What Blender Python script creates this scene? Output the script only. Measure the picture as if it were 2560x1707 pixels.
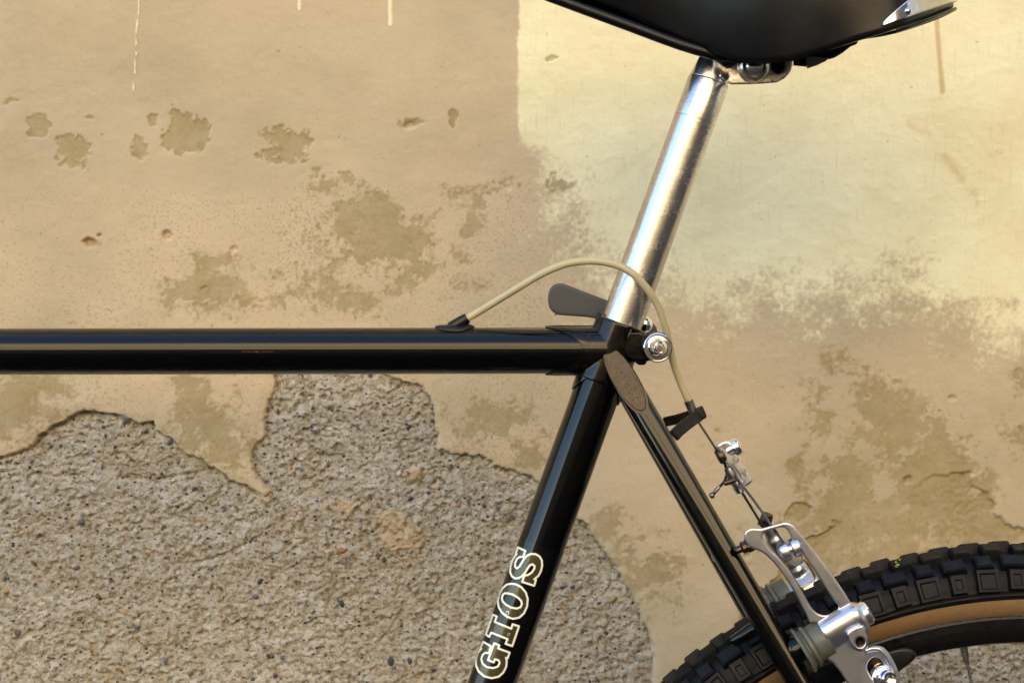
import bpy, bmesh, math, random
import numpy as np
from mathutils import Vector, Matrix
from mathutils.bvhtree import BVHTree

random.seed(7)
for o in list(bpy.data.objects):
    bpy.data.objects.remove(o, do_unlink=True)
scene = bpy.context.scene
COL = scene.collection

# ------------------------------------------------------------------ camera
S = 0.000245            # metres for one photo pixel in the plane of the bicycle
D = 0.86                # camera distance from that plane
CX, CY = 1280.0, 730.0  # point of the photo straight ahead of the lens
ZC = 0.335 + (2712 - CY) * S   # lens height above the street
YW = 0.25               # wall behind the bicycle

def W(px, py, y=0.0):
    k = (D + y) / D
    return Vector(((px - CX) * S * k, y, ZC - (py - CY) * S * k))

cam = bpy.data.cameras.new('camera')
cam.sensor_width = 36.0
cam.lens = 36.0 * D / (2560 * S)
cam.shift_y = -(853.5 - CY) / 2560.0
cam.clip_start = 0.05
cam.clip_end = 300.0
cam.dof.use_dof = True
cam.dof.focus_distance = D - 0.01
cam.dof.aperture_fstop = 16.0
cam_o = bpy.data.objects.new('camera', cam)
COL.objects.link(cam_o)
cam_o.location = (0, -D, ZC)
cam_o.rotation_euler = (math.radians(90), 0, 0)
scene.camera = cam_o

# ------------------------------------------------------------------ sky and sun (the wall itself shades the bicycle)
SUN_EL, SUN_AZ = math.radians(45), math.radians(18)   # sun stands behind the wall, a little to the right
world = bpy.data.worlds.new('World')
scene.world = world
world.use_nodes = True
wn = world.node_tree
wn.nodes.clear()
sky = wn.nodes.new('ShaderNodeTexSky')
sky.sky_type = 'NISHITA'
sky.sun_disc = False
sky.sun_elevation = SUN_EL
sky.sun_rotation = SUN_AZ
sky.altitude = 0
sky.air_density = 1.0
sky.dust_density = 0.6
sky.ozone_density = 1.0
bg = wn.nodes.new('ShaderNodeBackground')
bg.inputs['Strength'].default_value = 0.065
wo = wn.nodes.new('ShaderNodeOutputWorld')
wn.links.new(sky.outputs[0], bg.inputs[0])
wn.links.new(bg.outputs[0], wo.inputs[0])

sun = bpy.data.lights.new('sun', 'SUN')
sun.energy = 5.0
sun.angle = math.radians(0.5)
sun.color = (1.0, 0.93, 0.82)
sun_o = bpy.data.objects.new('sun', sun)
COL.objects.link(sun_o)
to_sun = Vector((math.sin(SUN_AZ) * math.cos(SUN_EL), math.cos(SUN_AZ) * math.cos(SUN_EL), math.sin(SUN_EL)))
sun_o.rotation_euler = to_sun.to_track_quat('Z', 'Y').to_euler()
sun_o.location = (0, 0, 12)

scene.view_settings.view_transform = 'Standard'
scene.view_settings.look = 'None'
scene.view_settings.gamma = 1.0
scene.view_settings.exposure = 3.5
scene.render.engine = 'CYCLES'
scene.cycles.use_denoising = True
scene.cycles.max_bounces = 6
scene.cycles.diffuse_bounces = 3
scene.cycles.glossy_bounces = 4

# ------------------------------------------------------------------ node helpers
class NT:
    def __init__(self, name):
        self.m = bpy.data.materials.new(name)
        self.m.use_nodes = True
        self.t = self.m.node_tree
        self.b = next(n for n in self.t.nodes if n.type == 'BSDF_PRINCIPLED')
        self.co = None
    def n(self, ty, **kw):
        nd = self.t.nodes.new(ty)
        for k, v in kw.items():
            setattr(nd, k, v)
        return nd
    def put(self, sock, v):
        if hasattr(v, 'is_output') or isinstance(v, bpy.types.NodeSocket):
            self.t.links.new(v, sock)
        elif isinstance(v, (tuple, list)) and len(v) == 3 and sock.type == 'RGBA':
            sock.default_value = (*v, 1)
        else:
            sock.default_value = v
    def coord(self):
        if not self.co:
            self.co = self.n('ShaderNodeTexCoord').outputs['Object']
        return self.co
    def mapped(self, scale, rot=(0, 0, 0)):
        mp = self.n('ShaderNodeMapping')
        self.t.links.new(self.coord(), mp.inputs[0])
        mp.inputs['Scale'].default_value = scale
        mp.inputs['Rotation'].default_value = rot
        return mp.outputs[0]
    def noise(self, scale, detail=3, rough=0.5, vec=None, dist=0.0):
        nd = self.n('ShaderNodeTexNoise')
        self.t.links.new(vec or self.coord(), nd.inputs['Vector'])
        nd.inputs['Scale'].default_value = scale
        nd.inputs['Detail'].default_value = detail
        nd.inputs['Roughness'].default_value = rough
        nd.inputs['Distortion'].default_value = dist
        return nd.outputs['Fac']
    def math(self, op, a, b=0.0, c=0.0, clamp=False):
        nd = self.n('ShaderNodeMath', operation=op, use_clamp=clamp)
        for i, v in enumerate((a, b, c)):
            self.put(nd.inputs[i], v)
        return nd.outputs[0]
    def step(self, v, lo, hi):
        nd = self.n('ShaderNodeMapRange', interpolation_type='SMOOTHSTEP')
        self.put(nd.inputs['Value'], v)
        nd.inputs['From Min'].default_value = lo
        nd.inputs['From Max'].default_value = hi
        return nd.outputs['Result']
    def lin(self, v, lo, hi, a, b):
        nd = self.n('ShaderNodeMapRange')
        self.put(nd.inputs['Value'], v)
        for k, x in zip(('From Min', 'From Max', 'To Min', 'To Max'), (lo, hi, a, b)):
            nd.inputs[k].default_value = x
        return nd.outputs['Result']
    def mix(self, f, a, b, blend='MIX'):
        nd = self.n('ShaderNodeMix', data_type='RGBA', blend_type=blend)
        self.put(nd.inputs[0], f)
        self.put(nd.inputs[6], a)
        self.put(nd.inputs[7], b)
        return nd.outputs[2]
    def attr(self, name):
        return self.n('ShaderNodeAttribute', attribute_name=name).outputs['Fac']
    def bump(self, h, dist, strength=1.0):
        nd = self.n('ShaderNodeBump')
        nd.inputs['Strength'].default_value = strength
        nd.inputs['Distance'].default_value = dist
        self.t.links.new(h, nd.inputs['Height'])
        self.t.links.new(nd.outputs[0], self.b.inputs['Normal'])
        return nd
    def set(self, **kw):
        for k, v in kw.items():
            self.put(self.b.inputs[k.replace('_', ' ')], v)
        return self

# ------------------------------------------------------------------ materials
def metal(name, col, rough, grime=0.0, scale=300.0, stretch=None, rough_var=0.1, bump=0.0):
    t = NT(name)
    v = t.mapped(stretch[0], stretch[1]) if stretch else t.coord()
    n1 = t.noise(scale, 4, 0.6, v)
    t.set(Metallic=1.0, Roughness=t.lin(n1, 0.3, 0.7, max(rough - rough_var, 0.02), rough + rough_var))
    if grime > 0:
        g = t.step(t.noise(260, 6, 0.7), 0.56, 0.66)
        t.set(Base_Color=t.mix(t.math('MULTIPLY', g, grime), col, tuple(c * 0.35 for c in col)))
    else:
        t.set(Base_Color=col)
    if bump:
        t.bump(n1, bump)
    return t.m

M = {}
# black enamel with a fine bronze flake under clear lacquer
t = NT('black_enamel')
fl = t.noise(9000, 1, 0.5)
wear = t.noise(120, 5, 0.65)
dst = t.math('MULTIPLY', t.step(t.noise(700, 2, 0.6), 0.74, 0.78), 0.5)
t.set(Base_Color=t.mix(dst, t.mix(t.step(fl, 0.45, 0.75), (0.0005, 0.0004, 0.0003), (0.0028, 0.0020, 0.0011)), (0.09, 0.08, 0.065)), Metallic=0.6,
      Roughness=0.38, Coat_Weight=1.0, Coat_Roughness=t.lin(wear, 0.35, 0.75, 0.012, 0.05))
t.b.inputs['Coat IOR'].default_value = 1.36
t.b.inputs['Specular IOR Level'].default_value = 0.1
t.bump(t.noise(28, 3, 0.5), 0.0012, 0.10)
M['enamel'] = t.m
# the same enamel where the bronze flake shows
t = NT('bronze_black_enamel')
fl = t.noise(9000, 1, 0.5)
wear = t.noise(120, 4, 0.65)
chip = t.step(t.noise(210, 4, 0.7), 0.72, 0.74)
t.set(Base_Color=t.mix(chip, t.mix(t.step(fl, 0.4, 0.75), (0.0006, 0.0005, 0.0004), (0.0068, 0.0048, 0.0024)), (0.06, 0.03, 0.018)), Metallic=0.75,
      Roughness=0.27, Coat_Weight=1.0, Coat_Roughness=t.lin(wear, 0.35, 0.75, 0.012, 0.08))
t.b.inputs['Coat IOR'].default_value = 1.38
t.b.inputs['Specular IOR Level'].default_value = 0.1
M['bronze'] = t.m
t = NT('dull_brown_enamel')
w1 = t.noise(150, 5, 0.7)
t.set(Base_Color=t.mix(t.step(w1, 0.35, 0.7), (0.004, 0.003, 0.002), (0.030, 0.019, 0.012)), Metallic=0.2, Roughness=t.lin(w1, 0.3, 0.7, 0.3, 0.55), Specular_IOR_Level=0.35)
t.bump(t.noise(300, 4, 0.6), 0.0006, 0.6)
M['hanger'] = t.m
# thicker, slightly lumpy enamel over lugs and brackets, brownish where thin
t = NT('brazed_enamel')
w1 = t.noise(70, 5, 0.6)
w2 = t.noise(500, 4, 0.7)
t.set(Base_Color=t.mix(t.step(w1, 0.42, 0.7), (0.0014, 0.0011, 0.0008), (0.0130, 0.0080, 0.0040)), Metallic=0.6,
      Roughness=0.36, Coat_Weight=0.9, Coat_Roughness=t.lin(w2, 0.3, 0.7, 0.03, 0.2))
t.b.inputs['Coat IOR'].default_value = 1.38
t.b.inputs['Specular IOR Level'].default_value = 0.1
t.bump(t.noise(220, 3, 0.5), 0.0006, 0.5)
M['lug'] = t.m
# scuffed bronze enamel of the flat stay cap
t = NT('scuffed_bronze')
w2 = t.noise(900, 5, 0.75)
vv = t.mapped((1, 1, 0.25), (0, 0.5, 0))
scr = t.step(t.noise(420, 6, 0.8, vv, 1.5), 0.62, 0.66)
col = t.mix(t.noise(180, 4, 0.6), (0.062, 0.041, 0.019), (0.118, 0.082, 0.041))
col = t.mix(t.math('MULTIPLY', t.step(w2, 0.52, 0.62), 0.8), col, (0.012, 0.009, 0.008))
col = t.mix(t.math('MULTIPLY', scr, 0.8), col, (0.02, 0.016, 0.03))
t.set(Base_Color=col, Metallic=0.3, Roughness=0.5, Coat_Weight=0.12, Coat_Roughness=0.25, Specular_IOR_Level=0.25)
t.bump(w2, 0.0003, 0.6)
M['cap'] = t.m
# brushed aluminium seatpost: fine turning marks round the tube, scuffs
t = NT('polished_aluminium')
tilt = (0, math.radians(-19.8), 0)
ring = t.noise(900, 3, 0.7, t.mapped((0.04, 0.04, 2.2), tilt))
scuff = t.noise(90, 6, 0.75)
pit = t.step(t.noise(420, 5, 0.8), 0.73, 0.76)
t.set(Base_Color=t.mix(t.math('MULTIPLY', pit, 0.6), t.mix(scuff, (0.60, 0.585, 0.57), (0.72, 0.70, 0.675)), (0.10, 0.09, 0.09)),
      Metallic=1.0, Roughness=t.lin(scuff, 0.3, 0.7, 0.19, 0.31))
t.bump(ring, 0.0002, 0.3)
M['post'] = t.m
M['cast'] = metal('satin_cast_aluminium', (0.60, 0.615, 0.68), 0.34, 0.12, 160, None, 0.05)
M['clampm'] = metal('grimy_cast_aluminium', (0.62, 0.57, 0.50), 0.34, 0.75, 200, None, 0.12, 0.0003)
M['bright'] = metal('bright_aluminium', (0.58, 0.58, 0.60), 0.17, 0.15, 250)
M['satin'] = metal('satin_aluminium', (0.80, 0.80, 0.82), 0.30, 0.15, 250)
M['chrome'] = metal('chrome', (0.86, 0.86, 0.86), 0.05, 0.0, 200, None, 0.03)
M['steel'] = metal('dull_steel', (0.24, 0.235, 0.23), 0.33, 0.6, 500)
M['rust'] = metal('tarnished_bolt_steel', (0.085, 0.066, 0.052), 0.4, 0.7, 700)
M['brass'] = metal('brass', (0.45, 0.35, 0.22), 0.25, 0.3, 500)
M['rail'] = metal('black_rail', (0.03, 0.03, 0.03), 0.4)
M['wire'] = metal('braided_wire', (0.12, 0.12, 0.12), 0.38, 0.5, 1500, None, 0.1, 0.0006)
M['rim'] = metal('dark_anodised_rim', (0.06, 0.057, 0.052), 0.34, 0.3, 300)

t = NT('saddle_leather')
g = t.noise(1400, 3, 0.6)
w1 = t.noise(22, 5, 0.65)
t.set(Base_Color=t.mix(t.step(w1, 0.4, 0.75), (0.003, 0.003, 0.0035), (0.007, 0.006, 0.0055)), Roughness=t.lin(w1, 0.3, 0.7, 0.28, 0.40),
      Specular_IOR_Level=0.28)
t.bump(g, 0.0002, 0.4)
M['leather'] = t.m
t = NT('tyre_rubber')
w1 = t.noise(60, 6, 0.7)
dust = t.step(t.noise(900, 3, 0.7), 0.68, 0.74)
t.set(Base_Color=t.mix(t.math('MULTIPLY', dust, 0.25), t.mix(w1, (0.0025, 0.0030, 0.0048), (0.0062, 0.0066, 0.0080)), (0.10, 0.08, 0.055)),
      Roughness=t.lin(w1, 0.3, 0.7, 0.40, 0.60), Specular_IOR_Level=0.18)
t.bump(t.noise(700, 4, 0.6), 0.0004, 0.5)
M['rubber'] = t.m
t = NT('tan_sidewall')
w1 = t.noise(90, 6, 0.7)
thread = t.n('ShaderNodeTexWave', wave_type='BANDS', bands_direction='DIAGONAL')
t.t.links.new(t.coord(), thread.inputs['Vector'])
thread.inputs['Scale'].default_value = 1500
thread.inputs['Distortion'].default_value = 1.5
c = t.mix(w1, (0.190, 0.115, 0.050), (0.29, 0.190, 0.092))
c = t.mix(t.math('MULTIPLY', t.step(t.noise(260, 6, 0.75), 0.58, 0.72), 0.6), c, (0.11, 0.058, 0.026))
t.set(Base_Color=c, Roughness=0.62, Specular_IOR_Level=0.3)
t.bump(thread.outputs['Fac'], 0.0001, 0.25)
M['tan'] = t.m
def plastic(name, a, b, rough, sc=150, bumpd=0.0, spec=0.5):
    t = NT(name)
    n = t.noise(sc, 5, 0.65)
    t.set(Base_Color=t.mix(n, a, b), Roughness=t.lin(n, 0.3, 0.7, rough - 0.06, rough + 0.06), Specular_IOR_Level=spec)
    if bumpd:
        t.bump(t.noise(sc * 6, 3), bumpd, 0.5)
    return t.m
M['lever'] = plastic('grey_rubber', (0.054, 0.055, 0.059), (0.066, 0.067, 0.070), 0.46, 60, 0.0001, 0.4)
M['grommet'] = plastic('black_rubber', (0.0035, 0.0035, 0.004), (0.008, 0.0075, 0.007), 0.33, 150, 0, 0.35)
M['pad'] = plastic('brake_rubber', (0.003, 0.0035, 0.0045), (0.007, 0.0075, 0.009), 0.4, 150, 0, 0.35)
M['boot'] = plastic('greenish_grey_plastic', (0.065, 0.072, 0.058), (0.105, 0.108, 0.084), 0.42, 110)
M['housing'] = plastic('cream_plastic', (0.40, 0.345, 0.20), (0.50, 0.445, 0.28), 0.32, 60)
M['leaf'] = plastic('fresh_green', (0.22, 0.32, 0.03), (0.36, 0.44, 0.06), 0.6)
M['dark'] = plastic('dark_backing', (0.006, 0.006, 0.006), (0.012, 0.011, 0.01), 0.5)  # near-black colour standing in for the dark inside the clamp holes
M['ashstrap'] = plastic('grey_strap', (0.16, 0.165, 0.17), (0.21, 0.21, 0.22), 0.5)
M['red'] = plastic('red_paint_transfer', (0.16, 0.010, 0.007), (0.24, 0.014, 0.009), 0.4)

# ------------------------------------------------------------------ mesh helpers
def finish(name, me, mat, parent=None, smooth=40):
    o = bpy.data.objects.new(name, me)
    COL.objects.link(o)
    if mat:
        me.materials.append(mat)
    if smooth:
        me.polygons.foreach_set('use_smooth', [True] * len(me.polygons))
        if smooth < 180:
            me.set_sharp_from_angle(angle=math.radians(smooth))
    if parent:
        o.parent = parent
    return o

def mesh_of(name, verts, faces):
    me = bpy.data.meshes.new(name)
    me.from_pydata([tuple(v) for v in verts], [], faces)
    me.update()
    bm = bmesh.new(); bm.from_mesh(me)
    bmesh.ops.recalc_face_normals(bm, faces=bm.faces)
    bm.to_mesh(me); bm.free()
    return me

def spline(pts, n=8, closed=False):
    pts = [Vector(p) for p in pts]
    out = []
    L = len(pts)
    rng = range(L) if closed else range(L - 1)
    for i in rng:
        if closed:
            p0, p1, p2, p3 = pts[i - 1], pts[i], pts[(i + 1) % L], pts[(i + 2) % L]
        else:
            p1, p2 = pts[i], pts[i + 1]
            p0 = pts[i - 1] if i else p1 * 2 - p2
            p3 = pts[i + 2] if i + 2 < L else p2 * 2 - p1
        for k in range(n):
            u = k / n
            out.append(0.5 * ((2 * p1) + (p2 - p0) * u + (2 * p0 - 5 * p1 + 4 * p2 - p3) * u * u + (3 * p1 - p0 - 3 * p2 + p3) * u ** 3))
    if not closed:
        out.append(pts[-1])
    return out

def tube_geo(pts, r, seg=16, cap=True, closed=False):
    pts = [Vector(p) for p in pts]
    n = len(pts)
    rs = r if isinstance(r, (list, tuple)) else [r] * n
    verts, faces = [], []
    up = None
    for i, p in enumerate(pts):
        if closed:
            d = (pts[(i + 1) % n] - pts[i - 1]).normalized()
        else:
            d = (pts[min(i + 1, n - 1)] - pts[max(i - 1, 0)]).normalized()
        if up is None:
            up = Vector((0, 1, 0)) if abs(d.y) < 0.9 else Vector((0, 0, 1))
        up = (up - d * up.dot(d)).normalized()
        sd = d.cross(up)
        for k in range(seg):
            a = 2 * math.pi * k / seg
            verts.append(p + (up * math.cos(a) + sd * math.sin(a)) * rs[i])
    for i in range(n if closed else n - 1):
        a, b = i * seg, ((i + 1) % n) * seg
        for k in range(seg):
            faces.append((a + k, a + (k + 1) % seg, b + (k + 1) % seg, b + k))
    if cap and not closed:
        faces.append(tuple(range(seg))[::-1])
        faces.append(tuple((n - 1) * seg + k for k in range(seg)))
    return verts, faces

def tube(name, pts, r, mat, parent, seg=16, cap=True, closed=False, smooth=50):
    return finish(name, mesh_of(name, *tube_geo(pts, r, seg, cap, closed)), mat, parent, smooth)

def lathe_geo(profile, origin, axis, seg=40, closed=False):
    """profile: (radius, distance along axis)"""
    axis = Vector(axis).normalized()
    up = Vector((0, 0, 1)) if abs(axis.z) < 0.9 else Vector((1, 0, 0))
    e1 = axis.cross(up).normalized(); e2 = axis.cross(e1)
    origin = Vector(origin)
    verts, faces = [], []
    for r, tt in profile:
        for k in range(seg):
            a = 2 * math.pi * k / seg
            verts.append(origin + axis * tt + (e1 * math.cos(a) + e2 * math.sin(a)) * max(r, 1e-6))
    for i in range(len(profile) - (0 if closed else 1)):
        a, b = i * seg, ((i + 1) % len(profile)) * seg
        for k in range(seg):
            faces.append((a + k, a + (k + 1) % seg, b + (k + 1) % seg, b + k))
    if not closed:
        if profile[0][0] > 1e-5:
            faces.append(tuple(range(seg)))
        if profile[-1][0] > 1e-5:
            faces.append(tuple((len(profile) - 1) * seg + k for k in range(seg)))
    return verts, faces

def lathe(name, profile, origin, axis, mat, parent, seg=40, closed=False, smooth=40):
    return finish(name, mesh_of(name, *lathe_geo(profile, origin, axis, seg, closed)), mat, parent, smooth)

def curve_mesh(name, outer, holes=(), half=1.0, bevel=0.0, res=3):
    """flat outline (x, y) with holes, extruded +-half; returns a mesh in curve space"""
    cu = bpy.data.curves.new(name, 'CURVE')
    cu.dimensions = '2D'
    cu.fill_mode = 'BOTH'
    cu.extrude = max(half - bevel, 0)
    cu.bevel_depth = bevel
    cu.bevel_resolution = res
    cu.offset = -bevel
    for loop in (outer, *holes):
        sp = cu.splines.new('POLY')
        sp.points.add(len(loop) - 1)
        for p, q in zip(sp.points, loop):
            p.co = (q[0], q[1], 0, 1)
        sp.use_cyclic_u = True
    o = bpy.data.objects.new(name, cu)
    COL.objects.link(o)
    dg = bpy.context.evaluated_depsgraph_get()
    me = bpy.data.meshes.new_from_object(o.evaluated_get(dg))
    bpy.data.objects.remove(o, do_unlink=True)
    bpy.data.curves.remove(cu)
    bm = bmesh.new(); bm.from_mesh(me)
    bmesh.ops.remove_doubles(bm, verts=bm.verts, dist=1e-5)
    bmesh.ops.recalc_face_normals(bm, faces=bm.faces)
    bm.to_mesh(me); bm.free()
    return me

def remap(me, f):
    for v in me.vertices:
        v.co = f(v.co)
    me.update()
    bm = bmesh.new(); bm.from_mesh(me)
    bmesh.ops.recalc_face_normals(bm, faces=bm.faces)
    bm.to_mesh(me); bm.free()
    return me

def plate(name, outer, y, half, mat, parent, holes=(), bevel=2.0, smooth=40, yfun=None):
    """outline in photo pixels, standing parallel to the wall at depth y; half thickness in pixels"""
    me = curve_mesh(name, [(p[0], -p[1]) for p in outer], [[(p[0], -p[1]) for p in h] for h in holes], half, bevel)
    def f(c):
        yy = y - c.z * S
        if yfun:
            yy += yfun(c.x, -c.y)
        return W(c.x, -c.y, yy)
    remap(me, f)
    return finish(name, me, mat, parent, smooth)

def fuse(name, meshes, voxel, smooth_it, mat, parent, fmap=None, factor=0.5, hard=None):
    """weld several closed meshes into one cast body with soft fillets"""
    bm = bmesh.new()
    for me in meshes:
        bm.from_mesh(me)
        bpy.data.meshes.remove(me)
    me = bpy.data.meshes.new(name)
    bm.to_mesh(me); bm.free()
    o = bpy.data.objects.new(name, me)
    COL.objects.link(o)
    r = o.modifiers.new('r', 'REMESH'); r.mode = 'VOXEL'; r.voxel_size = voxel; r.adaptivity = 0.0
    s_ = o.modifiers.new('s', 'SMOOTH'); s_.factor = factor; s_.iterations = smooth_it
    dg = bpy.context.evaluated_depsgraph_get()
    res = bpy.data.meshes.new_from_object(o.evaluated_get(dg))
    bpy.data.objects.remove(o, do_unlink=True)
    bpy.data.meshes.remove(me)
    res.name = name
    res.materials.clear()
    if fmap:
        remap(res, fmap)
    return finish(name, res, mat, parent, 180)

def geo(verts, faces, name='tmp'):
    return mesh_of(name, verts, faces)

# crops of the photograph used while measuring: local reading -> photo pixel
def CA(x, y): return (1340 + x * 0.4677, y * 0.4677)
def CB(x, y): return (1660 + x * 0.1913, 80 + y * 0.1913)
def CC(x, y): return (1060 + x * 0.3061, 620 + y * 0.3061)
def CD(x, y): return (1600 + x * 0.2551, 960 + y * 0.2551)
def CE(x, y): return (1760 + x * 0.2851, 1260 + y * 0.2851)
def CG(x, y): return (2060 + x * 0.2596, 1300 + y * 0.2596)
def CH(x, y): return (1820 + x * 0.12758, 1300 + y * 0.12758)
def CN(x, y): return (1500 + x * 0.10204, 760 + y * 0.10204)
def CR(x, y): return (2100 + x * 0.12755, y * 0.12755)
def CT(x, y): return (1140 + x * 0.23415, 1340 + y * 0.23415)
def CJ(x, y): return (1940 + x * 0.15306, 1480 + y * 0.15306)
def w3(c, y): return W(c[0], c[1], y)

# ================================================================== STREET: ground, facing facade (both seen only as reflections)
def quad(name, vs, mat):
    me = bpy.data.meshes.new(name)
    me.from_pydata(vs, [], [tuple(range(len(vs)))])
    return finish(name, me, mat, None, 0)
t = NT('dark_paving')
n = t.noise(3, 6, 0.6)
t.set(Base_Color=t.mix(n, (0.028, 0.027, 0.026), (0.055, 0.052, 0.05)), Roughness=0.95, Specular_IOR_Level=0.2)
gr = quad('ground', [(-60, -60, 0), (60, -60, 0), (60, 60, 0), (-60, 60, 0)], t.m)
gr['kind'] = 'structure'
t = NT('ochre_render')
n = t.noise(1.2, 6, 0.6)
t.set(Base_Color=t.mix(n, (0.44, 0.345, 0.215), (0.52, 0.42, 0.275)), Roughness=0.9)
FY, FH, FX0, FX1 = -7.0, 7.2, -5.4, 5.6
bm = bmesh.new()
def fbox(x0, x1, y0, y1, z0, z1):
    bmesh.ops.create_cube(bm, size=1.0, matrix=Matrix.Translation(((x0 + x1) / 2, (y0 + y1) / 2, (z0 + z1) / 2)) @ Matrix.Diagonal((x1 - x0, y1 - y0, z1 - z0, 1)))
fbox(FX0, FX1, FY - 0.5, FY, 0, FH)
for (z, d) in ((3.6, 0.10), (FH - 0.12, 0.28)):
    fbox(FX0 + 0.01, FX1 - 0.01, FY + 0.003, FY + d, z - 0.11, z + 0.11)
me = bpy.data.meshes.new('facing_facade'); bm.to_mesh(me); bm.free()
fac = finish('facing_facade', me, t.m, None, 0)
fac['kind'] = 'structure'
t = NT('dark_stone')
t.set(Base_Color=t.mix(t.noise(2, 5, 0.6), (0.13, 0.13, 0.13), (0.19, 0.185, 0.18)), Roughness=0.9)
bm = bmesh.new()
fbox(FX1, FX1 + 0.5, FY, -0.2, 0, FH - 0.5)
me = bpy.data.meshes.new('side_facade'); bm.to_mesh(me); bm.free()
fac = finish('side_facade', me, t.m, None, 0)
fac['kind'] = 'structure'

# ================================================================== WALL
rng = np.random.default_rng(3)
TAB = rng.random((512, 512)).astype(np.float32)
def vnoise(x, y, seed=0):
    xi = np.floor(x).astype(np.int64); yi = np.floor(y).astype(np.int64)
    fx = (x - xi).astype(np.float32); fy = (y - yi).astype(np.float32)
    fx = fx * fx * fx * (fx * (fx * 6 - 15) + 10); fy = fy * fy * fy * (fy * (fy * 6 - 15) + 10)
    ox, oy = seed * 37 + 11, seed * 91 + 5
    a = TAB[(xi + ox) & 511, (yi + oy) & 511]; b = TAB[(xi + 1 + ox) & 511, (yi + oy) & 511]
    c = TAB[(xi + ox) & 511, (yi + 1 + oy) & 511]; d = TAB[(xi + 1 + ox) & 511, (yi + 1 + oy) & 511]
    return (a * (1 - fx) + b * fx) * (1 - fy) + (c * (1 - fx) + d * fx) * fy
def fbm(x, y, octaves=4, gain=0.5, seed=0):
    s = np.zeros_like(x, dtype=np.float32); amp = 1.0; tot = 0.0
    for i in range(octaves):
        s += amp * vnoise(x, y, seed + i * 3); tot += amp
        x = x * 2.03 + 7.1; y = y * 2.03 + 3.7; amp *= gain
    return s / tot
def sstep(a, b, v):
    tt = np.clip((v - a) / (b - a), 0, 1)
    return tt * tt * (3 - 2 * tt)
def sdf(poly, u, v):
    """signed distance, positive inside"""
    P = np.array(poly, dtype=np.float32)
    n = len(P)
    d2 = np.full(u.shape, 1e12, dtype=np.float32)
    ins = np.zeros(u.shape, dtype=bool)
    for i in range(n):
        ax, ay = P[i]; bx, by = P[(i + 1) % n]
        ex, ey = bx - ax, by - ay
        wx, wy = u - ax, v - ay
        tt = np.clip((wx * ex + wy * ey) / (ex * ex + ey * ey + 1e-9), 0, 1)
        dx, dy = wx - ex * tt, wy - ey * tt
        d2 = np.minimum(d2, dx * dx + dy * dy)
        if ay != by:
            cnd = ((ay > v) != (by > v)) & (u < (bx - ax) * (v - ay) / (by - ay) + ax)
            ins ^= cnd
    return np.where(ins, 1, -1) * np.sqrt(d2)

F = 2560 / 2352.0
def fs(pts): return [(a * F, b * F) for a, b in pts]
KW = (D + YW) / D
X0, X1, Z0, Z1, ST = -0.62, 0.62, 0.40, 1.18, 0.00108
nx = int(round((X1 - X0) / ST)) + 1; nz = int(round((Z1 - Z0) / ST)) + 1
gx, gz = np.meshgrid(np.linspace(X0, X1, nx, dtype=np.float32), np.linspace(Z0, Z1, nz, dtype=np.float32))
U = CX + gx / (S * KW)
V = CY + (ZC - gz) / (S * KW)
# wobble for ragged outlines
wu = (fbm(U / 70, V / 70, 5, 0.6, 1) - 0.5) * 30 + (fbm(U / 14, V / 14, 2, 0.5, 2) - 0.5) * 9
wv = (fbm(U / 70, V / 70, 5, 0.6, 21) - 0.5) * 30 + (fbm(U / 14, V / 14, 2, 0.5, 22) - 0.5) * 9

lost = fs([(-700, 1180), (-420, 1010), (-200, 1090), (-60, 1068), (0, 1050), (60, 1030), (90, 1000), (140, 965), (205, 942), (260, 950), (320, 966), (345, 964), (355, 985),
           (400, 1020), (420, 1045), (470, 1060), (500, 1085), (520, 1105), (560, 1120), (605, 1142), (612, 1130), (585, 1100), (575, 1062),
           (582, 1030), (605, 1000), (610, 960), (615, 920), (624, 890), (632, 862), (660, 822), (760, 800), (850, 835), (890, 864), (920, 870),
           (965, 885), (990, 910), (1000, 950), (1000, 1000), (1003, 1040), (1050, 1045), (1100, 1050), (1150, 1070), (1200, 1090), (1235, 1108),
           (1290, 1150), (1325, 1190), (1350, 1212), (1367, 1240), (1392, 1270), (1422, 1310), (1446, 1360), (1466, 1400), (1482, 1430),
           (1496, 1470), (1504, 1510), (1502, 1568), (1490, 1700), (1520, 2100), (-900, 2100)])
low_r = fs([(1960, 1700), (2010, 1560), (2080, 1500), (2200, 1475), (2350, 1480), (2600, 1450), (2900, 1480), (2900, 2100), (1900, 2100)])
flake = fs([(862, 1185), (905, 1178), (945, 1190), (985, 1222), (978, 1250), (965, 1285), (940, 1262), (905, 1268), (875, 1258), (880, 1225)])
bits = [fs(b) for b in ([(925, 1085), (960, 1082), (972, 1100), (950, 1112), (928, 1105)], [(770, 1155), (800, 1150), (822, 1165), (800, 1185), (780, 1178)],
                        [(735, 1160), (755, 1158), (760, 1172), (740, 1175)], [(580, 1130), (615, 1118), (625, 1150), (610, 1160)])]
thin = fs([(2240, 1085), (2225, 1100), (2235, 1120), (2262, 1130), (2280, 1150), (2288, 1175), (2310, 1195), (2352, 1225), (2420, 1262), (2700, 1330), (2700, 1480), (2350, 1480), (2200, 1475),
           (2080, 1500), (1950, 1500), (1700, 1420), (1760, 1360), (1840, 1250), (1960, 1170), (2080, 1130), (2180, 1080)])
hollow = fs([(1808, 1170), (1822, 1152), (1845, 1150), (1866, 1165), (1860, 1190), (1830, 1205), (1805, 1200)])

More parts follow.
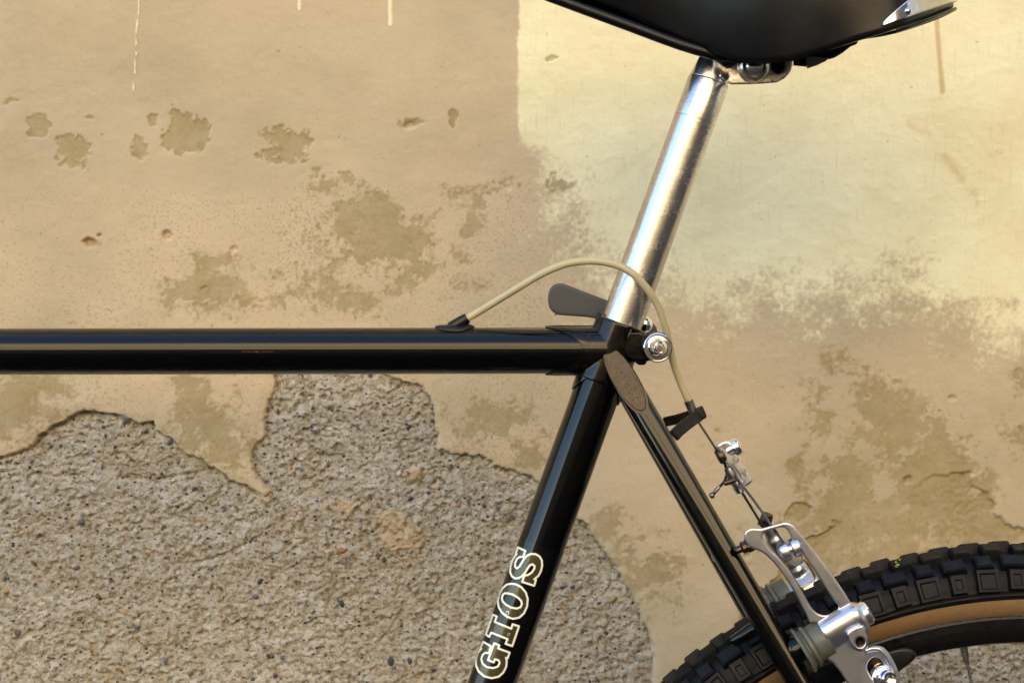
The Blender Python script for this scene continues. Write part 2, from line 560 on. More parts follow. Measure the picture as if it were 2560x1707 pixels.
rag = (fbm(U / 8, V / 8, 2, 0.6, 23) - 0.5) * 9
sl = sdf(lost, U + wu * 0.75, V + wv * 0.75) + rag
sr = sdf(low_r, U + wu, V + wv)
sm = np.maximum(sl, sr)
sf = sdf(flake, U + wu * 1.2, V + wv * 1.2)
for b in bits:
    sf = np.maximum(sf, sdf(b, U + wu * 1.1, V + wv * 1.1))
sth = sdf(thin, U + wu * 1.2, V + wv * 1.2)
sth = np.maximum(sth, sdf(hollow, U + wu * 0.7, V + wv * 0.7))
mort = sstep(-3.0, 3.0, sm)                      # bare coarse render

# worn patches where the paint is gone: (cx, cy, rx, ry, strength) in the 2352-wide reading
blobs = [(85, 290, 24, 24, 1.0), (180, 345, 48, 34, 0.95), (165, 372, 38, 22, 0.8), (420, 305, 52, 46, 1.05), (398, 262, 14, 18, 0.8), (352, 275, 12, 18, 0.9), (318, 335, 26, 32, 0.8), (455, 325, 40, 24, 0.8),
         (655, 330, 52, 36, 1.1), (650, 362, 60, 26, 0.6), (850, 520, 100, 74, 1.25), (920, 545, 80, 62, 1.0), (960, 500, 90, 30, 0.65), (1090, 520, 40, 40, 0.62),
         (480, 660, 105, 80, 0.9), (560, 690, 60, 40, 0.7), (820, 690, 150, 50, 0.60), (700, 660, 120, 60, 0.56), (760, 590, 80, 50, 0.5), (980, 620, 160, 70, 0.56), (1120, 440, 120, 60, 0.46), (760, 420, 80, 40, 0.45), (60, 930, 100, 110, 0.75), (480, 975, 90, 95, 0.82), (520, 1040, 70, 60, 0.8), (430, 890, 60, 40, 0.55),
         (1120, 960, 110, 70, 0.6), (1230, 1030, 60, 60, 0.55), (1400, 1200, 80, 60, 0.5), (1480, 1330, 120, 120, 0.55),
         (1900, 850, 90, 80, 0.62), (2010, 930, 130, 80, 0.85), (2050, 1000, 150, 100, 0.95), (2120, 1080, 150, 90, 1.0), (2000, 1180, 180, 80, 0.95), (1950, 1090, 90, 60, 0.8), (1840, 1080, 40, 60, 0.8), (1830, 1200, 60, 50, 0.8),
         (2200, 1040, 40, 60, 0.8), (2250, 1120, 60, 60, 0.9), (2340, 1010, 70, 60, 0.8), (2345, 880, 40, 60, 0.75), (1880, 960, 60, 80, 0.7), (1640, 1000, 70, 50, 0.3), (1700, 1250, 120, 60, 0.6),
         (1040, 270, 10, 16, 1.0), (940, 280, 34, 12, 0.8), (1270, 140, 14, 7, 1.0), (1245, 375, 30, 14, 0.55), (1290, 420, 60, 40, 0.40), (205, 555, 30, 10, 0.75), (20, 232, 24, 8, 0.7), (215, 276, 16, 6, 0.8), (-200, 500, 160, 90, 0.9), (-260, 250, 60, 40, 0.9), (2600, 420, 60, 80, 0.8), (2560, 900, 120, 120, 0.8)]
fr1 = fbm(U / 46, V / 40, 6, 0.62, 40)
fr2 = fbm(U / 9, V / 9, 3, 0.6, 50)
stain = np.zeros_like(U)
fr3 = fbm(U / 110, V / 90, 4, 0.6, 45)
for (bx, by, rx, ry, st) in blobs:
    dx = (U + wu - bx * F) / (rx * F); dy = (V + wv - by * F) / (ry * F)
    stain = np.maximum(stain, st * np.exp(-(dx * dx + dy * dy) * 0.9))
stain = stain + (fr1 - 0.5) * 1.25 * sstep(0.02, 0.35, stain) + (fr2 - 0.5) * 0.50 * sstep(0.05, 0.3, stain)
stain = stain - sstep(1500, 1700, U / F) * (0.10 + np.clip(fr3 - 0.5, 0, 1) * 0.9)
flk_ = 1 - sstep(390, 430, V / F)                # upper patches: paint flaked off clean
stain = stain + flk_ * (stain - 0.47) * 1.6
stain = np.maximum(stain, sstep(-10, 6, sth) * (0.62 + (fr1 - 0.5) * 0.8))
stainm = sstep(0.42, 0.50, stain)
# cream repaint on the right
cream_p = fs([(1190, -400), (1190, 300), (1200, 330), (1240, 352), (1258, 400), (1275, 500), (1300, 560), (1335, 610), (1350, 690), (1420, 720), (1480, 690), (1560, 690), (1700, 720), (1780, 690),
              (1880, 705), (1990, 690), (2080, 680), (2180, 735), (2260, 770), (2352, 790), (2600, 820), (3000, 800), (3000, -400)])
sc_ = sdf(cream_p, U + wu * 0.35, V + wv * 0.35)
soft = sstep(300, 420, V / F)                   # crisp brush edge above, dragged dry brush below
cream = sc_ / (6 + soft * 115) + (fbm(U / 9, V / 9, 3, 0.7, 60) - 0.5) * (0.7 + soft * 0.9) + (fbm(U / 60, V / 40, 3, 0.6, 65) - 0.5) * soft * 1.6
# speckled dirt band
spk = sstep(330, 480, V / F) * (1 - sstep(1250, 1360, U / F)) + 0.45 * sstep(600, 780, V / F) * sstep(1250, 1400, U / F)
# drips, as narrow tapering runs
def run(x0, y0, x1, y1, w):
    ax, ay, bx, by = x0 * F, y0 * F, x1 * F, y1 * F
    tt = np.clip(((U - ax) * (bx - ax) + (V - ay) * (by - ay)) / ((bx - ax) ** 2 + (by - ay) ** 2), 0, 1)
    d = np.hypot(U - ax - (bx - ax) * tt + (fbm(U / 20, V / 40, 2, 0.5, 70) - 0.5) * 3, V - ay - (by - ay) * tt)
    return 1 - d / (w * F)
drip_l = np.maximum(np.maximum(run(688, -200, 688, 22, 5.0), run(896, -300, 897, 57, 6.0)), run(322, -40, 305, 235, 2.3) - (fbm(U / 6, V / 9, 2, 0.5, 75) - 0.35) * 2.2)
drip_l = np.maximum(drip_l, np.maximum(run(-260, -300, -262, 180, 5), run(2480, -200, 2481, 60, 5)))
drip_b = np.maximum(run(2147, 0, 2164, 212, 9), 0.5 * np.maximum(run(2085, 290, 2170, 330, 22), run(2140, 320, 2250, 465, 22)) * sstep(0.30, 0.7, fbm(U / 40, V / 40, 4, 0.6, 80)))
tone = fbm(U / 420, V / 300, 4, 0.5, 90)

# height (towards the street), metres
h = (fbm(U / 260, V / 220, 3, 0.5, 100) - 0.5) * 0.0030 + (fbm(U / 34, V / 22, 4, 0.55, 110) - 0.5) * 0.0007
h -= stainm * (0.00035 + flk_ * 0.0005 + (fr2 - 0.5) * 0.0003)
h += sstep(-0.1, 0.5, cream) * 0.00015
h += sstep(0.0, 0.6, drip_l) * 0.0008
# raised/hollow edge round the thin lost coat
h -= sstep(-2.5, 2.5, sth) * (0.0026 + (fr2 - 0.5) * 0.0012) * np.maximum(sstep(2050, 2250, U / F), 1 - sstep(1900, 1960, U / F)) * (1 - sstep(1440, 1500, V / F))
# rough render underneath: lumps dragged nearly level, pits and grains
ur = U + 0.18 * V; vr = V - 0.18 * U
rough = (fbm(ur / 80, vr / 60, 3, 0.5, 120) - 0.5) * 0.0040 + (fbm(ur / 13, vr / 9.5, 2, 0.6, 130) - 0.5) * 0.0030 * np.clip(3.2 * fbm(U / 90, V / 60, 3, 0.5, 135) - 0.62, 0.12, 1.6)
pits = sstep(0.60, 0.78, fbm(ur / 10, vr / 8.5, 2, 0.6, 140)) * 0.0024
hm = -0.0042 + rough * 1.05 - pits * 1.1 - np.exp(-np.clip(sm, 0, 200) / 9.0) * 0.0026
# a couple of trowel ledges across it
for lp in ([(380, 1300), (450, 1295), (530, 1270), (600, 1230)], [(270, 1100), (360, 1103), (430, 1090), (520, 1075)], [(700, 1058), (740, 1045), (790, 1050)], [(40, 1605 / F), (70, 1580 / F)]):
    for (a, b) in zip(lp[:-1], lp[1:]):
        r_ = run(a[0], a[1], b[0], b[1], 7)
        hm -= sstep(0, 0.8, r_) * 0.0022
hm += sstep(-2, 5, sf) * (0.0018)
edge_round = sstep(-26, -2, sm) * (1 - mort) * 0.0009
h = (h - edge_round) * (1 - mort) + hm * mort
# the odd hole knocked in the skim coat
for (bx, by, rr, dp) in ((203, 556, 13, 0.004), (228, 540, 5, 0.003), (383, 541, 10, 0.004), (538, 570, 9, 0.002), (463, 664, 4, 0.002), (471, 659, 4, 0.002), (1688, 1530, 9, 0.004), (1766, 1525, 9, 0.004),
                         (1738, 1382, 14, 0.0025), (1720, 1340, 6, 0.003), (1715, 1388 / F, 6, 0.003), (2186, 912, 9, 0.002), (942, 287, 14, 0.002), (2085, 1102, 10, 0.003)):
    q = np.hypot((U + wu * 0.5 - bx * F) / 1.35, V + wv * 0.5 - by * F) / (rr * F)
    h -= (1 - sstep(0.45, 1.0, q)) * dp

vy = (YW - h)
# sink the rim of the detailed field flush into the plain wall round it
bdr = np.minimum(np.minimum(gx - X0, X1 - gx), np.minimum(gz - Z0, Z1 - gz))
eb = sstep(0.0, 0.03, bdr)
vy = vy * eb + (YW) * (1 - eb)

def heightfield(name, keep, parent, mat, attrs):
    idx = np.arange(nx * nz).reshape(nz, nx)
    q = np.stack([idx[:-1, :-1], idx[:-1, 1:], idx[1:, 1:], idx[1:, :-1]], -1)[keep]
    used = np.unique(q)
    back = np.full(nx * nz, -1, dtype=np.int64); back[used] = np.arange(len(used))
    q = back[q]
    co = np.stack([gx.ravel(), vy.ravel(), gz.ravel()], -1)[used].astype(np.float32)
    me = bpy.data.meshes.new(name)
    me.vertices.add(len(used)); me.vertices.foreach_set('co', co.ravel())
    me.loops.add(q.size); me.loops.foreach_set('vertex_index', q.ravel().astype(np.int32))
    me.polygons.add(len(q))
    me.polygons.foreach_set('loop_start', np.arange(0, q.size, 4, dtype=np.int32))
    me.polygons.foreach_set('loop_total', np.full(len(q), 4, dtype=np.int32))
    me.update(calc_edges=True)
    for k, a in attrs.items():
        at = me.attributes.new(k, 'FLOAT', 'POINT')
        at.data.foreach_set('value', a.ravel()[used].astype(np.float32))
    me.polygons.foreach_set('use_smooth', np.ones(len(q), dtype=bool))
    me.materials.append(mat)
    o = bpy.data.objects.new(name, me); COL.objects.link(o); o.parent = parent
    return o

# --- wall material
t = NT('weathered_plaster')
A_m, A_s, A_c, A_k, A_dl, A_db, A_t, A_f = (t.attr(k) for k in ('mortar', 'stain', 'cream', 'speck', 'drip_pale', 'drip_brown', 'tone', 'flake'))
nf = t.noise(900, 2, 0.6)
nm = t.noise(240, 4, 0.65)
nl = t.noise(14, 3, 0.55)
strk = t.noise(120, 2, 0.6, t.mapped((3.2, 1, 0.25)))
beige = t.mix(t.lin(A_t, 0.3, 0.7, 0, 1), (0.421, 0.359, 0.240), (0.540, 0.435, 0.286))
beige = t.mix(t.math('MULTIPLY', t.step(nl, 0.35, 0.7), 0.35), beige, (0.561, 0.477, 0.326))
beige = t.mix(t.math('MULTIPLY', t.step(nf, 0.56, 0.72), 0.35), beige, (0.286, 0.240, 0.129))
creamc = t.mix(t.step(nl, 0.35, 0.7), (0.730, 0.681, 0.431), (0.796, 0.759, 0.509))
creamc = t.mix(t.math('MULTIPLY', t.step(strk, 0.56, 0.78), 0.28), creamc, (0.509, 0.447, 0.266))
creamc = t.mix(t.math('MULTIPLY', t.step(nf, 0.60, 0.74), 0.30), creamc, (0.439, 0.374, 0.226))
cm = t.step(t.math('ADD', A_c, t.math('MULTIPLY', t.math('SUBTRACT', nm, 0.5), 1.5)), -0.6, 1.0)
col = t.mix(cm, beige, creamc)
# peppered dirt
pk = t.math('ADD', t.math('MULTIPLY', A_k, 0.09), t.math('ADD', t.math('MULTIPLY', t.noise(480, 3, 0.6), 0.8), t.math('MULTIPLY', nl, 0.2)))
col = t.mix(t.math('MULTIPLY', t.math('MULTIPLY', t.step(pk, 0.62, 0.74), A_k), 0.50), col, (0.23, 0.165, 0.082))
col = t.mix(t.math('MULTIPLY', t.step(t.noise(170, 2, 0.6), 0.73, 0.77), 0.45), col, (0.20, 0.145, 0.08))
# worn patches
sv = t.math('ADD', A_s, t.math('MULTIPLY', t.math('SUBTRACT', nm, 0.5), 0.45))
sm_ = t.math('MULTIPLY', t.math('ADD', t.math('MULTIPLY', t.step(sv, 0.24, 0.50), 0.42), t.math('MULTIPLY', t.step(sv, 0.44, 0.56), 0.50)), t.lin(t.noise(70, 4, 0.65), 0.3, 0.65, 0.62, 1.08))
stc = t.mix(nl, (0.274, 0.215, 0.097), (0.348, 0.279, 0.140))
stc = t.mix(t.step(nm, 0.45, 0.75), stc, (0.251, 0.189, 0.083))
stc = t.mix(t.math('MULTIPLY', t.step(nf, 0.60, 0.72), 0.5), stc, (0.159, 0.126, 0.064))
col = t.mix(t.math('MULTIPLY', sm_, 0.84), col, stc)
# runs
col = t.mix(t.step(A_dl, 0.05, 0.45), col, (0.78, 0.70, 0.46))
col = t.mix(t.math('MULTIPLY', t.step(A_db, 0.0, 0.8), 0.65), col, (0.47, 0.30, 0.11))
# coarse render: pale sand binder with coloured grains
mp = t.mapped((1, 1, 1.5), (0, 0.16, 0))
v1 = t.n('ShaderNodeTexVoronoi', feature='F1'); t.t.links.new(mp, v1.inputs['Vector']); v1.inputs['Scale'].default_value = 215; v1.inputs['Randomness'].default_value = 1
v2 = t.n('ShaderNodeTexVoronoi', feature='F1'); t.t.links.new(mp, v2.inputs['Vector']); v2.inputs['Scale'].default_value = 430
sep1 = t.n('ShaderNodeSeparateColor'); t.t.links.new(v1.outputs['Color'], sep1.inputs[0])
sep2 = t.n('ShaderNodeSeparateColor'); t.t.links.new(v2.outputs['Color'], sep2.inputs[0])
rn = t.noise(420, 3, 0.65, t.mapped((1, 1, 1.45), (0, 0.16, 0)))
n5 = t.noise(60, 4, 0.65, t.mapped((1, 1, 1.7), (0, 0.16, 0)))
mc = t.mix(t.step(nm, 0.35, 0.68), (0.327, 0.287, 0.203), (0.524, 0.488, 0.410))
mc = t.mix(t.math('MULTIPLY', t.step(n5, 0.42, 0.66), 0.55), mc, (0.614, 0.584, 0.515))
mc = t.mix(t.math('MULTIPLY', t.step(nl, 0.45, 0.75), 0.35), mc, (0.40, 0.32, 0.185))
mc = t.mix(t.math('MULTIPLY', t.step(rn, 0.56, 0.70), 0.55), mc, (0.215, 0.158, 0.080))
g2 = t.math('MULTIPLY', t.step(sep2.outputs[0], 0.72, 0.73), t.math('SUBTRACT', 1.0, t.step(v2.outputs['Distance'], 0.28, 0.42)))
mc = t.mix(g2, mc, t.mix(sep2.outputs[1], (0.055, 0.052, 0.055), (0.26, 0.22, 0.17)))
g1 = t.math('MULTIPLY', t.step(sep1.outputs[0], 0.82, 0.83), t.math('SUBTRACT', 1.0, t.step(v1.outputs['Distance'], 0.26, 0.40)))
gcol = t.mix(t.step(sep1.outputs[1], 0.70, 0.71), (0.050, 0.050, 0.058), (0.34, 0.17, 0.07))
gcol = t.mix(t.step(sep1.outputs[1], 0.86, 0.87), gcol, (0.62, 0.58, 0.50))
mc = t.mix(g1, mc, gcol)
mc = t.mix(t.math('MULTIPLY', t.step(t.math('ADD', A_f, t.math('MULTIPLY', t.math('SUBTRACT', nm, 0.5), 10.0)), -1.0, 2.5), 0.85), mc, t.mix(nm, (0.45, 0.345, 0.20), (0.58, 0.455, 0.29)))
col = t.mix(t.step(A_m, 0.25, 0.7), col, mc)
grain = t.math('ADD', t.math('MULTIPLY', nf, 0.30), t.math('ADD', t.math('MULTIPLY', nm, 0.35), t.math('MULTIPLY', rn, t.math('MULTIPLY', A_m, 1.0))))
t.set(Base_Color=col, Roughness=0.92, Specular_IOR_Level=0.25)
bumpm = t.math('ADD', t.math('MULTIPLY', A_m, 1.6), 0.55)
t.bump(t.math('MULTIPLY', grain, bumpm), 0.0016, 0.75)
M['wall'] = t.m

attrs = dict(mortar=mort, stain=stain, cream=np.clip(cream, -3, 3), speck=spk, drip_pale=drip_l, drip_brown=drip_b, tone=tone, flake=np.clip(sf, -30, 30))
# plain wall round the detailed field
WX, WH = 11.0, 9.8
ring = [(-WX, YW, 0), (X0, YW, 0), (X1, YW, 0), (WX, YW, 0), (-WX, YW, Z0), (X0, YW, Z0), (X1, YW, Z0), (WX, YW, Z0),
        (-WX, YW, Z1), (X0, YW, Z1), (X1, YW, Z1), (WX, YW, Z1), (-WX, YW, WH), (X0, YW, WH), (X1, YW, WH), (WX, YW, WH),
        (-WX, YW + 0.4, 0), (WX, YW + 0.4, 0), (-WX, YW + 0.4, WH), (WX, YW + 0.4, WH)]
rf = [(0, 1, 5, 4), (1, 2, 6, 5), (2, 3, 7, 6), (4, 5, 9, 8), (6, 7, 11, 10), (8, 9, 13, 12), (9, 10, 14, 13), (10, 11, 15, 14),
      (12, 13, 14, 15, 19, 18), (16, 17, 19, 18), (0, 4, 8, 12, 18, 16), (3, 7, 11, 15, 19, 17)]
me = bpy.data.meshes.new('wall'); me.from_pydata(ring, [], rf)
for k, val in dict(mortar=0.0, stain=0.1, cream=-2.0, speck=0.4, drip_pale=-1.0, drip_brown=-1.0, tone=0.55, flake=-30.0).items():
    at = me.attributes.new(k, 'FLOAT', 'POINT')
    vals = [val] * len(ring)
    if k == 'mortar': vals = [1.0 if (v[2] <= Z0 + 0.001) else 0.0 for v in ring]
    if k == 'cream': vals = [(1.0 if v[0] > 0.2 and v[2] > 0.9 else -1.5) for v in ring]
    at.data.foreach_set('value', vals)
wall = finish('wall', me, M['wall'], None, 0)
wall['label'] = 'old street wall with peeling beige and cream plaster over coarse grey render'
wall['category'] = 'wall'
qm = 0.25 * (mort[:-1, :-1] + mort[1:, :-1] + mort[:-1, 1:] + mort[1:, 1:]) > 0.9
heightfield('plaster_coat', ~qm, wall, M['wall'], attrs)
ho = heightfield('exposed_render', qm, wall, M['wall'], attrs)
ho['label'] = 'bare coarse grey render where the plaster has fallen off'

# pebbles showing in the bare render
pm = []
for k in range(5):
    bm = bmesh.new()
    bmesh.ops.create_uvsphere(bm, u_segments=7, v_segments=4, radius=1.0)
    for v in bm.verts:
        v.co *= 0.82 + 0.36 * random.random()
    me = bpy.data.meshes.new('pebble'); bm.to_mesh(me); bm.free()
    me.polygons.foreach_set('use_smooth', [True] * len(me.polygons))
    pm.append(me)
pcols = [((0.045, 0.048, 0.058), 14), ((0.10, 0.105, 0.125), 12), ((0.19, 0.17, 0.145), 10), ((0.30, 0.14, 0.065), 4), ((0.40, 0.26, 0.10), 5), ((0.11, 0.065, 0.05), 5), ((0.56, 0.52, 0.46), 5), ((0.22, 0.10, 0.085), 2)]
pmats = []
for i, (c, n_) in enumerate(pcols):
    pmats += [plastic('pebble_stone', tuple(x * 0.8 for x in c), tuple(min(1, x * 1.25) for x in c), 0.6, 300)] * n_
pool = {}
def pebble(u, v, r_px, mat=None):
    iu = int(round(((u - CX) * S * KW - X0) / ST)); iv = int(round((ZC - (v - CY) * S * KW - Z0) / ST))
    if not (0 < iu < nx - 1 and 0 < iv < nz - 1) or mort[iv, iu] < 0.98:
        return False
    k = random.randrange(5); mat = mat or random.choice(pmats)
    key = (k, mat.name)
    if key not in pool:
        m2 = pm[k].copy(); m2.materials.append(mat); pool[key] = m2
    o = bpy.data.objects.new('pebble', pool[key]); COL.objects.link(o)
    r = r_px * S * KW
    o.location = (gx[iv, iu], vy[iv, iu] + r * 0.15, gz[iv, iu])
    o.rotation_euler = (random.random() * 0.6, random.random() * 6.3, random.random() * 0.6)
    o.scale = (r * random.uniform(0.9, 1.5), r * 0.75, r * random.uniform(0.7, 1.0))
    o.parent = wall
    return True
def mat_of(i):
    return pmats[sum(n_ for _, n_ in pcols[:i])]
for (x, y, r, i) in ((1480 + 56, 1497, 9, 4), (1530, 1595, 8, 3), (1206, 1598, 13, 2), (404, 1318, 8, 5), (76, 1156, 7, 5), (290, 1673, 7, 3), (8, 1478, 9, 4), (667, 1643, 6, 0), (685, 1692, 7, 0), (340, 1568, 8, 1), (1145, 1270 - 6, 7, 3),
                     (1433, 1470, 8, 0), (1405, 1470, 6, 0), (1458, 1577, 6, 1), (820, 1010 + 20, 6, 1), (822, 1020, 6, 1), (994, 967, 6, 1), (1209, 1267, 8, 5), (80, 1412, 8, 5), (1600, 1200, 6, 5)):
    pebble(x, y, r, mat_of(i))
cnt = 0
while cnt < 255:
    u, v = random.uniform(-180, 1650), random.uniform(900, 1860)
    if pebble(u, v, random.uniform(2.8, 5.6) if random.random() < 0.80 else random.uniform(6, 10.5)):
        cnt += 1

# ================================================================== BICYCLE
bike = bpy.data.objects.new('bicycle', None)
COL.objects.link(bike)
bike.location = (0, 0, 0)
bike['label'] = 'black lugged steel bicycle with silver seatpost standing in front of the old wall'
bike['category'] = 'bicycle'
B = bike

# ---- main tubes
def st_c(py):                       # seat tube / seatpost axis
    return 1771 - 541 / 1503.0 * (py - 204)
AX = (W(st_c(1707), 1707) - W(st_c(204), 204)).normalized()     # downwards along the seat tube
R_TT, R_ST, R_SP = 58.0 * S, 58.5 * S, 52.5 * S
top_tube = tube('top_tube', [W(-760, 880), W(1540, 876)], R_TT, M['enamel'], B, 64)
seat_tube = tube('seat_tube', [W(st_c(812), 812), W(st_c(812), 812) + AX * 0.56], R_ST, M['enamel'], B, 64)

# ---- lug: three sleeves with cut points, welded core
def sleeve(name, origin, axis, r, r_in, f0, f1, parent, mat, seg=96, ns=10):
    axis = axis.normalized()
    e1 = Vector((0, -1, 0)); e1 = (e1 - axis * e1.dot(axis)).normalized()   # towards the camera
    e2 = axis.cross(e1)
    verts, faces = [], []
    def pt(ph, tt, rr): return origin + axis * tt + (e1 * math.cos(ph) + e2 * math.sin(ph)) * rr
    rows = []
    for j in range(ns + 3):
        row = []
        for k in range(seg):
            ph = 2 * math.pi * k / seg
            a, b = f0(ph), f1(ph)
            if j == 0: p = pt(ph, a, r_in)
            elif j == ns + 2: p = pt(ph, b, r_in)
            else:
                q = (j - 1) / ns
                rr = r if 0 < j - 1 < ns else r - 0.00035
                p = pt(ph, a + (b - a) * q + (0.0003 if j == 2 else (-0.0003 if j == ns else 0)), rr)
            row.append(len(verts)); verts.append(p)
        rows.append(row)
    for a, b in zip(rows[:-1], rows[1:]):
        for k in range(seg):
            faces.append((a[k], a[(k + 1) % seg], b[(k + 1) % seg], b[k]))
    return finish(name, mesh_of(name, verts, faces), mat, parent, 35)

O_ST = W(st_c(803), 803)
O_TT = W(1560, 876)
RL = R_ST + 0.0013
# core fillet
core = [geo(*tube_geo([O_ST + AX * 0.0012, O_ST + AX * 0.040], RL + 0.0003, 64)), geo(*tube_geo([W(1462, 876), O_TT + Vector((0, 0, 0))], R_TT + 0.0008, 48)),
        geo(*tube_geo([W(1500, 930), W(1478, 955)], R_ST * 0.8, 32))]
pk = [CC(1340, 668), CC(1375, 640), CC(1395, 605), CC(1404, 570), CC(1414, 535), CC(1420, 512), CC(1440, 528), CC(1475, 556), CC(1500, 590), CC(1520, 680), CC(1440, 760), CC(1340, 720)]
pme = curve_mesh('tmp', [(p[0], -p[1]) for p in pk], (), 26, 6)
core.append(remap(pme, lambda c: W(c.x, -c.y, -c.z * S)))
lug = fuse('seat_lug', core, 0.0007, 8, M['lug'], B)
def f_top(ph):     # seat lug rim: peaks fore and aft, scooped at the sides
    return 0.0042 * math.cos(2 * ph) - 0.001
def f_low(ph):
    return 0.0335 + 0.016 * abs(math.sin(ph)) ** 2.2
sleeve('lug_collar', O_ST, AX, RL, R_SP * 0.99, lambda ph: 0.014, f_low, lug, M['lug'])
axt = Vector((-1, 0, 0))
def f_tt(ph):
    return (1560 - 1455) * S + 0.0225 * abs(math.sin(ph)) ** 2.4
sleeve('lug_sleeve', O_TT, axt, R_TT + 0.0013, R_TT * 0.9, lambda ph: 0.004, f_tt, lug, M['lug'])
# fairing point rising in front of the post
# binder ears and quick release
ear = [CN(640, 760), CN(870, 690), CN(1120, 730), CN(1330, 790), CN(1560, 900), CN(1600, 1080), CN(1500, 1260), CN(1250, 1370), CN(1140, 1400), CN(1000, 1400), CN(720, 1340), CN(600, 1180)]
for yy in (-0.0095, 0.0095):
    plate('binder_ear', spline([(*p, 0) for p in ear], 4, True), yy, 22, M['lug'], lug, bevel=4)
plate('binder_fin', [CN(830, 1390), CN(1140, 1350), CN(1140, 1440), CN(1090, 1490), CN(960, 1495), CN(880, 1450)], -0.006, 20, M['lug'], lug, bevel=4)
plate('binder_fin', [CN(900, 600), CN(1060, 480), CN(1140, 500), CN(1150, 560), CN(1090, 720), CN(960, 690)], 0.004, 14, M['lug'], lug, bevel=3)
qr = W(1643, 868, -0.022)
qp = [(0, -0.0132), (8.5 * S, -0.0132), (10.5 * S, -0.0124), (10.8 * S, -0.0100), (12.5 * S, -0.0098), (13.5 * S, -0.0104), (17 * S, -0.0093), (21 * S, -0.0075), (24.5 * S, -0.005), (25.5 * S, -0.0034), (28 * S, -0.0030),
      (30 * S, -0.0034), (32.5 * S, -0.0044), (34.5 * S, -0.0040), (35.2 * S, -0.003), (35.2 * S, -0.002), (36 * S, -0.0015), (36 * S, 0.0045), (33 * S, 0.0055), (0, 0.0055)]
nut = lathe('quick_release_nut', qp, qr, (0, 1, 0), M['chrome'], B, 64, smooth=32)
lathe('nut_skirt', [(35.6 * S, -0.0012), (37.0 * S, -0.0008), (37.0 * S, 0.0042), (35.6 * S, 0.0046)], qr, (0, 1, 0), M['rail'], nut, 64, closed=True)
lathe('nut_screw', [(0, -0.0136), (6.5 * S, -0.0136), (7.5 * S, -0.0131), (7.5 * S, -0.012)], qr, (0, 1, 0), M['steel'], nut, 24)
tube('skewer', [W(1640, 866, -0.018), W(1628, 858, 0.026)], 0.0028, M['chrome'], B, 16)
lathe('cam_head', [(0, -0.006), (0.003, -0.0055), (0.0052, -0.0035), (0.006, 0), (0.0052, 0.0035), (0.003, 0.0055), (0, 0.006)], W(1609, 812, 0.022), (0.2, 1, 0.2), M['chrome'], B, 32)
lever_o = [CC(1012, 420), CC(1018, 365), CC(1040, 318), CC(1080, 291), CC(1120, 290), CC(1160, 298), CC(1300, 352), CC(1490, 424), CC(1700, 500), CC(1880, 620), CC(1900, 730), CC(1820, 760), CC(1600, 640),
           CC(1395, 576), CC(1250, 558), CC(1150, 551), CC(1090, 543), CC(1050, 520), CC(1022, 480)]
lever = fuse('quick_release_lever', [remap(curve_mesh('tmp', [(p[0], -p[1]) for p in spline([(*p, 0) for p in lever_o], 5, True)], (), 15, 4), lambda c: W(c.x, -c.y, 0.030 - c.z * S))], 0.00055, 16, M['lever'], B)
tx = bpy.data.curves.new('lettering', 'FONT'); tx.body = 'MADE IN ITALY'; tx.size = 8.4 * S; tx.extrude = 0.00018
txo = bpy.data.objects.new('lettering', tx); COL.objects.link(txo)
bpy.context.view_layer.update()
me = bpy.data.meshes.new_from_object(txo.evaluated_get(bpy.context.evaluated_depsgraph_get()))
bpy.data.objects.remove(txo, do_unlink=True)
me.transform(Matrix.Translation(W(1397, 747, 0.0266)) @ Matrix.Rotation(math.radians(17), 4, 'Y') @ Matrix.Rotation(math.radians(90), 4, 'X'))
finish('embossed_lettering', me, M['lever'], lever, 0)
# moulding pip under the lever
tube('moulding_pip', [W(1391, 784, 0.030), W(1388, 789, 0.030)], 0.0005, M['lever'], lever, 8)

# ---- seatpost
P_top = W(1771, 204)
gr_t = 0.0
post_len = (O_ST - P_top).length
def groove(c): return [(R_SP, c - 0.0004), (R_SP - 0.0005, c - 0.0002), (R_SP - 0.0005, c + 0.0002), (R_SP, c + 0.0004)]
g2p = (W(1735.6, 302) - P_top).length
prof = [(R_SP * 0.3, -0.0275), (R_SP * 0.52, -0.0262), (R_SP * 0.70, -0.018), (R_SP * 0.86, -0.009), (R_SP * 0.935, -0.002), (R_SP * 0.955, -0.0004), (R_SP * 0.945, -0.0002), (R_SP * 0.97, 0.0), (R_SP, 0.0008)] + groove(g2p) + [(R_SP, post_len + 0.06)]
post = lathe('seatpost', prof, P_top, AX, M['post'], B, 72, smooth=30)
# faint engraved letters on the post
def wrap_text(body, size, t0, ph0, name, mat, parent):
    tx = bpy.data.curves.new(name, 'FONT'); tx.body = body; tx.size = size; tx.extrude = 0.00005
    o = bpy.data.objects.new(name, tx); COL.objects.link(o); bpy.context.view_layer.update()
    me = bpy.data.meshes.new_from_object(o.evaluated_get(bpy.context.evaluated_depsgraph_get()))
    bpy.data.objects.remove(o, do_unlink=True)
    e1 = Vector((0, -1, 0)); e2 = -AX.cross(e1)
    if e2.x < 0: e2 = -e2
    for v in me.vertices:
        ph = ph0 + v.co.x / R_SP
        v.co = P_top + AX * (t0 - v.co.y) + (e1 * math.cos(ph) + e2 * math.sin(ph)) * (R_SP + 0.00004 + v.co.z)
    return finish(name, me, mat, parent, 0)
M['engrave'] = metal('engraved_line', (0.42, 0.41, 0.42), 0.4)
wrap_text('PATENT', 0.0026, 0.0135, -1.12, 'engraved_lettering', M['engrave'], post)
wrap_text('ROLO', 0.0031, 0.0183, -1.15, 'engraved_lettering', M['engrave'], post)

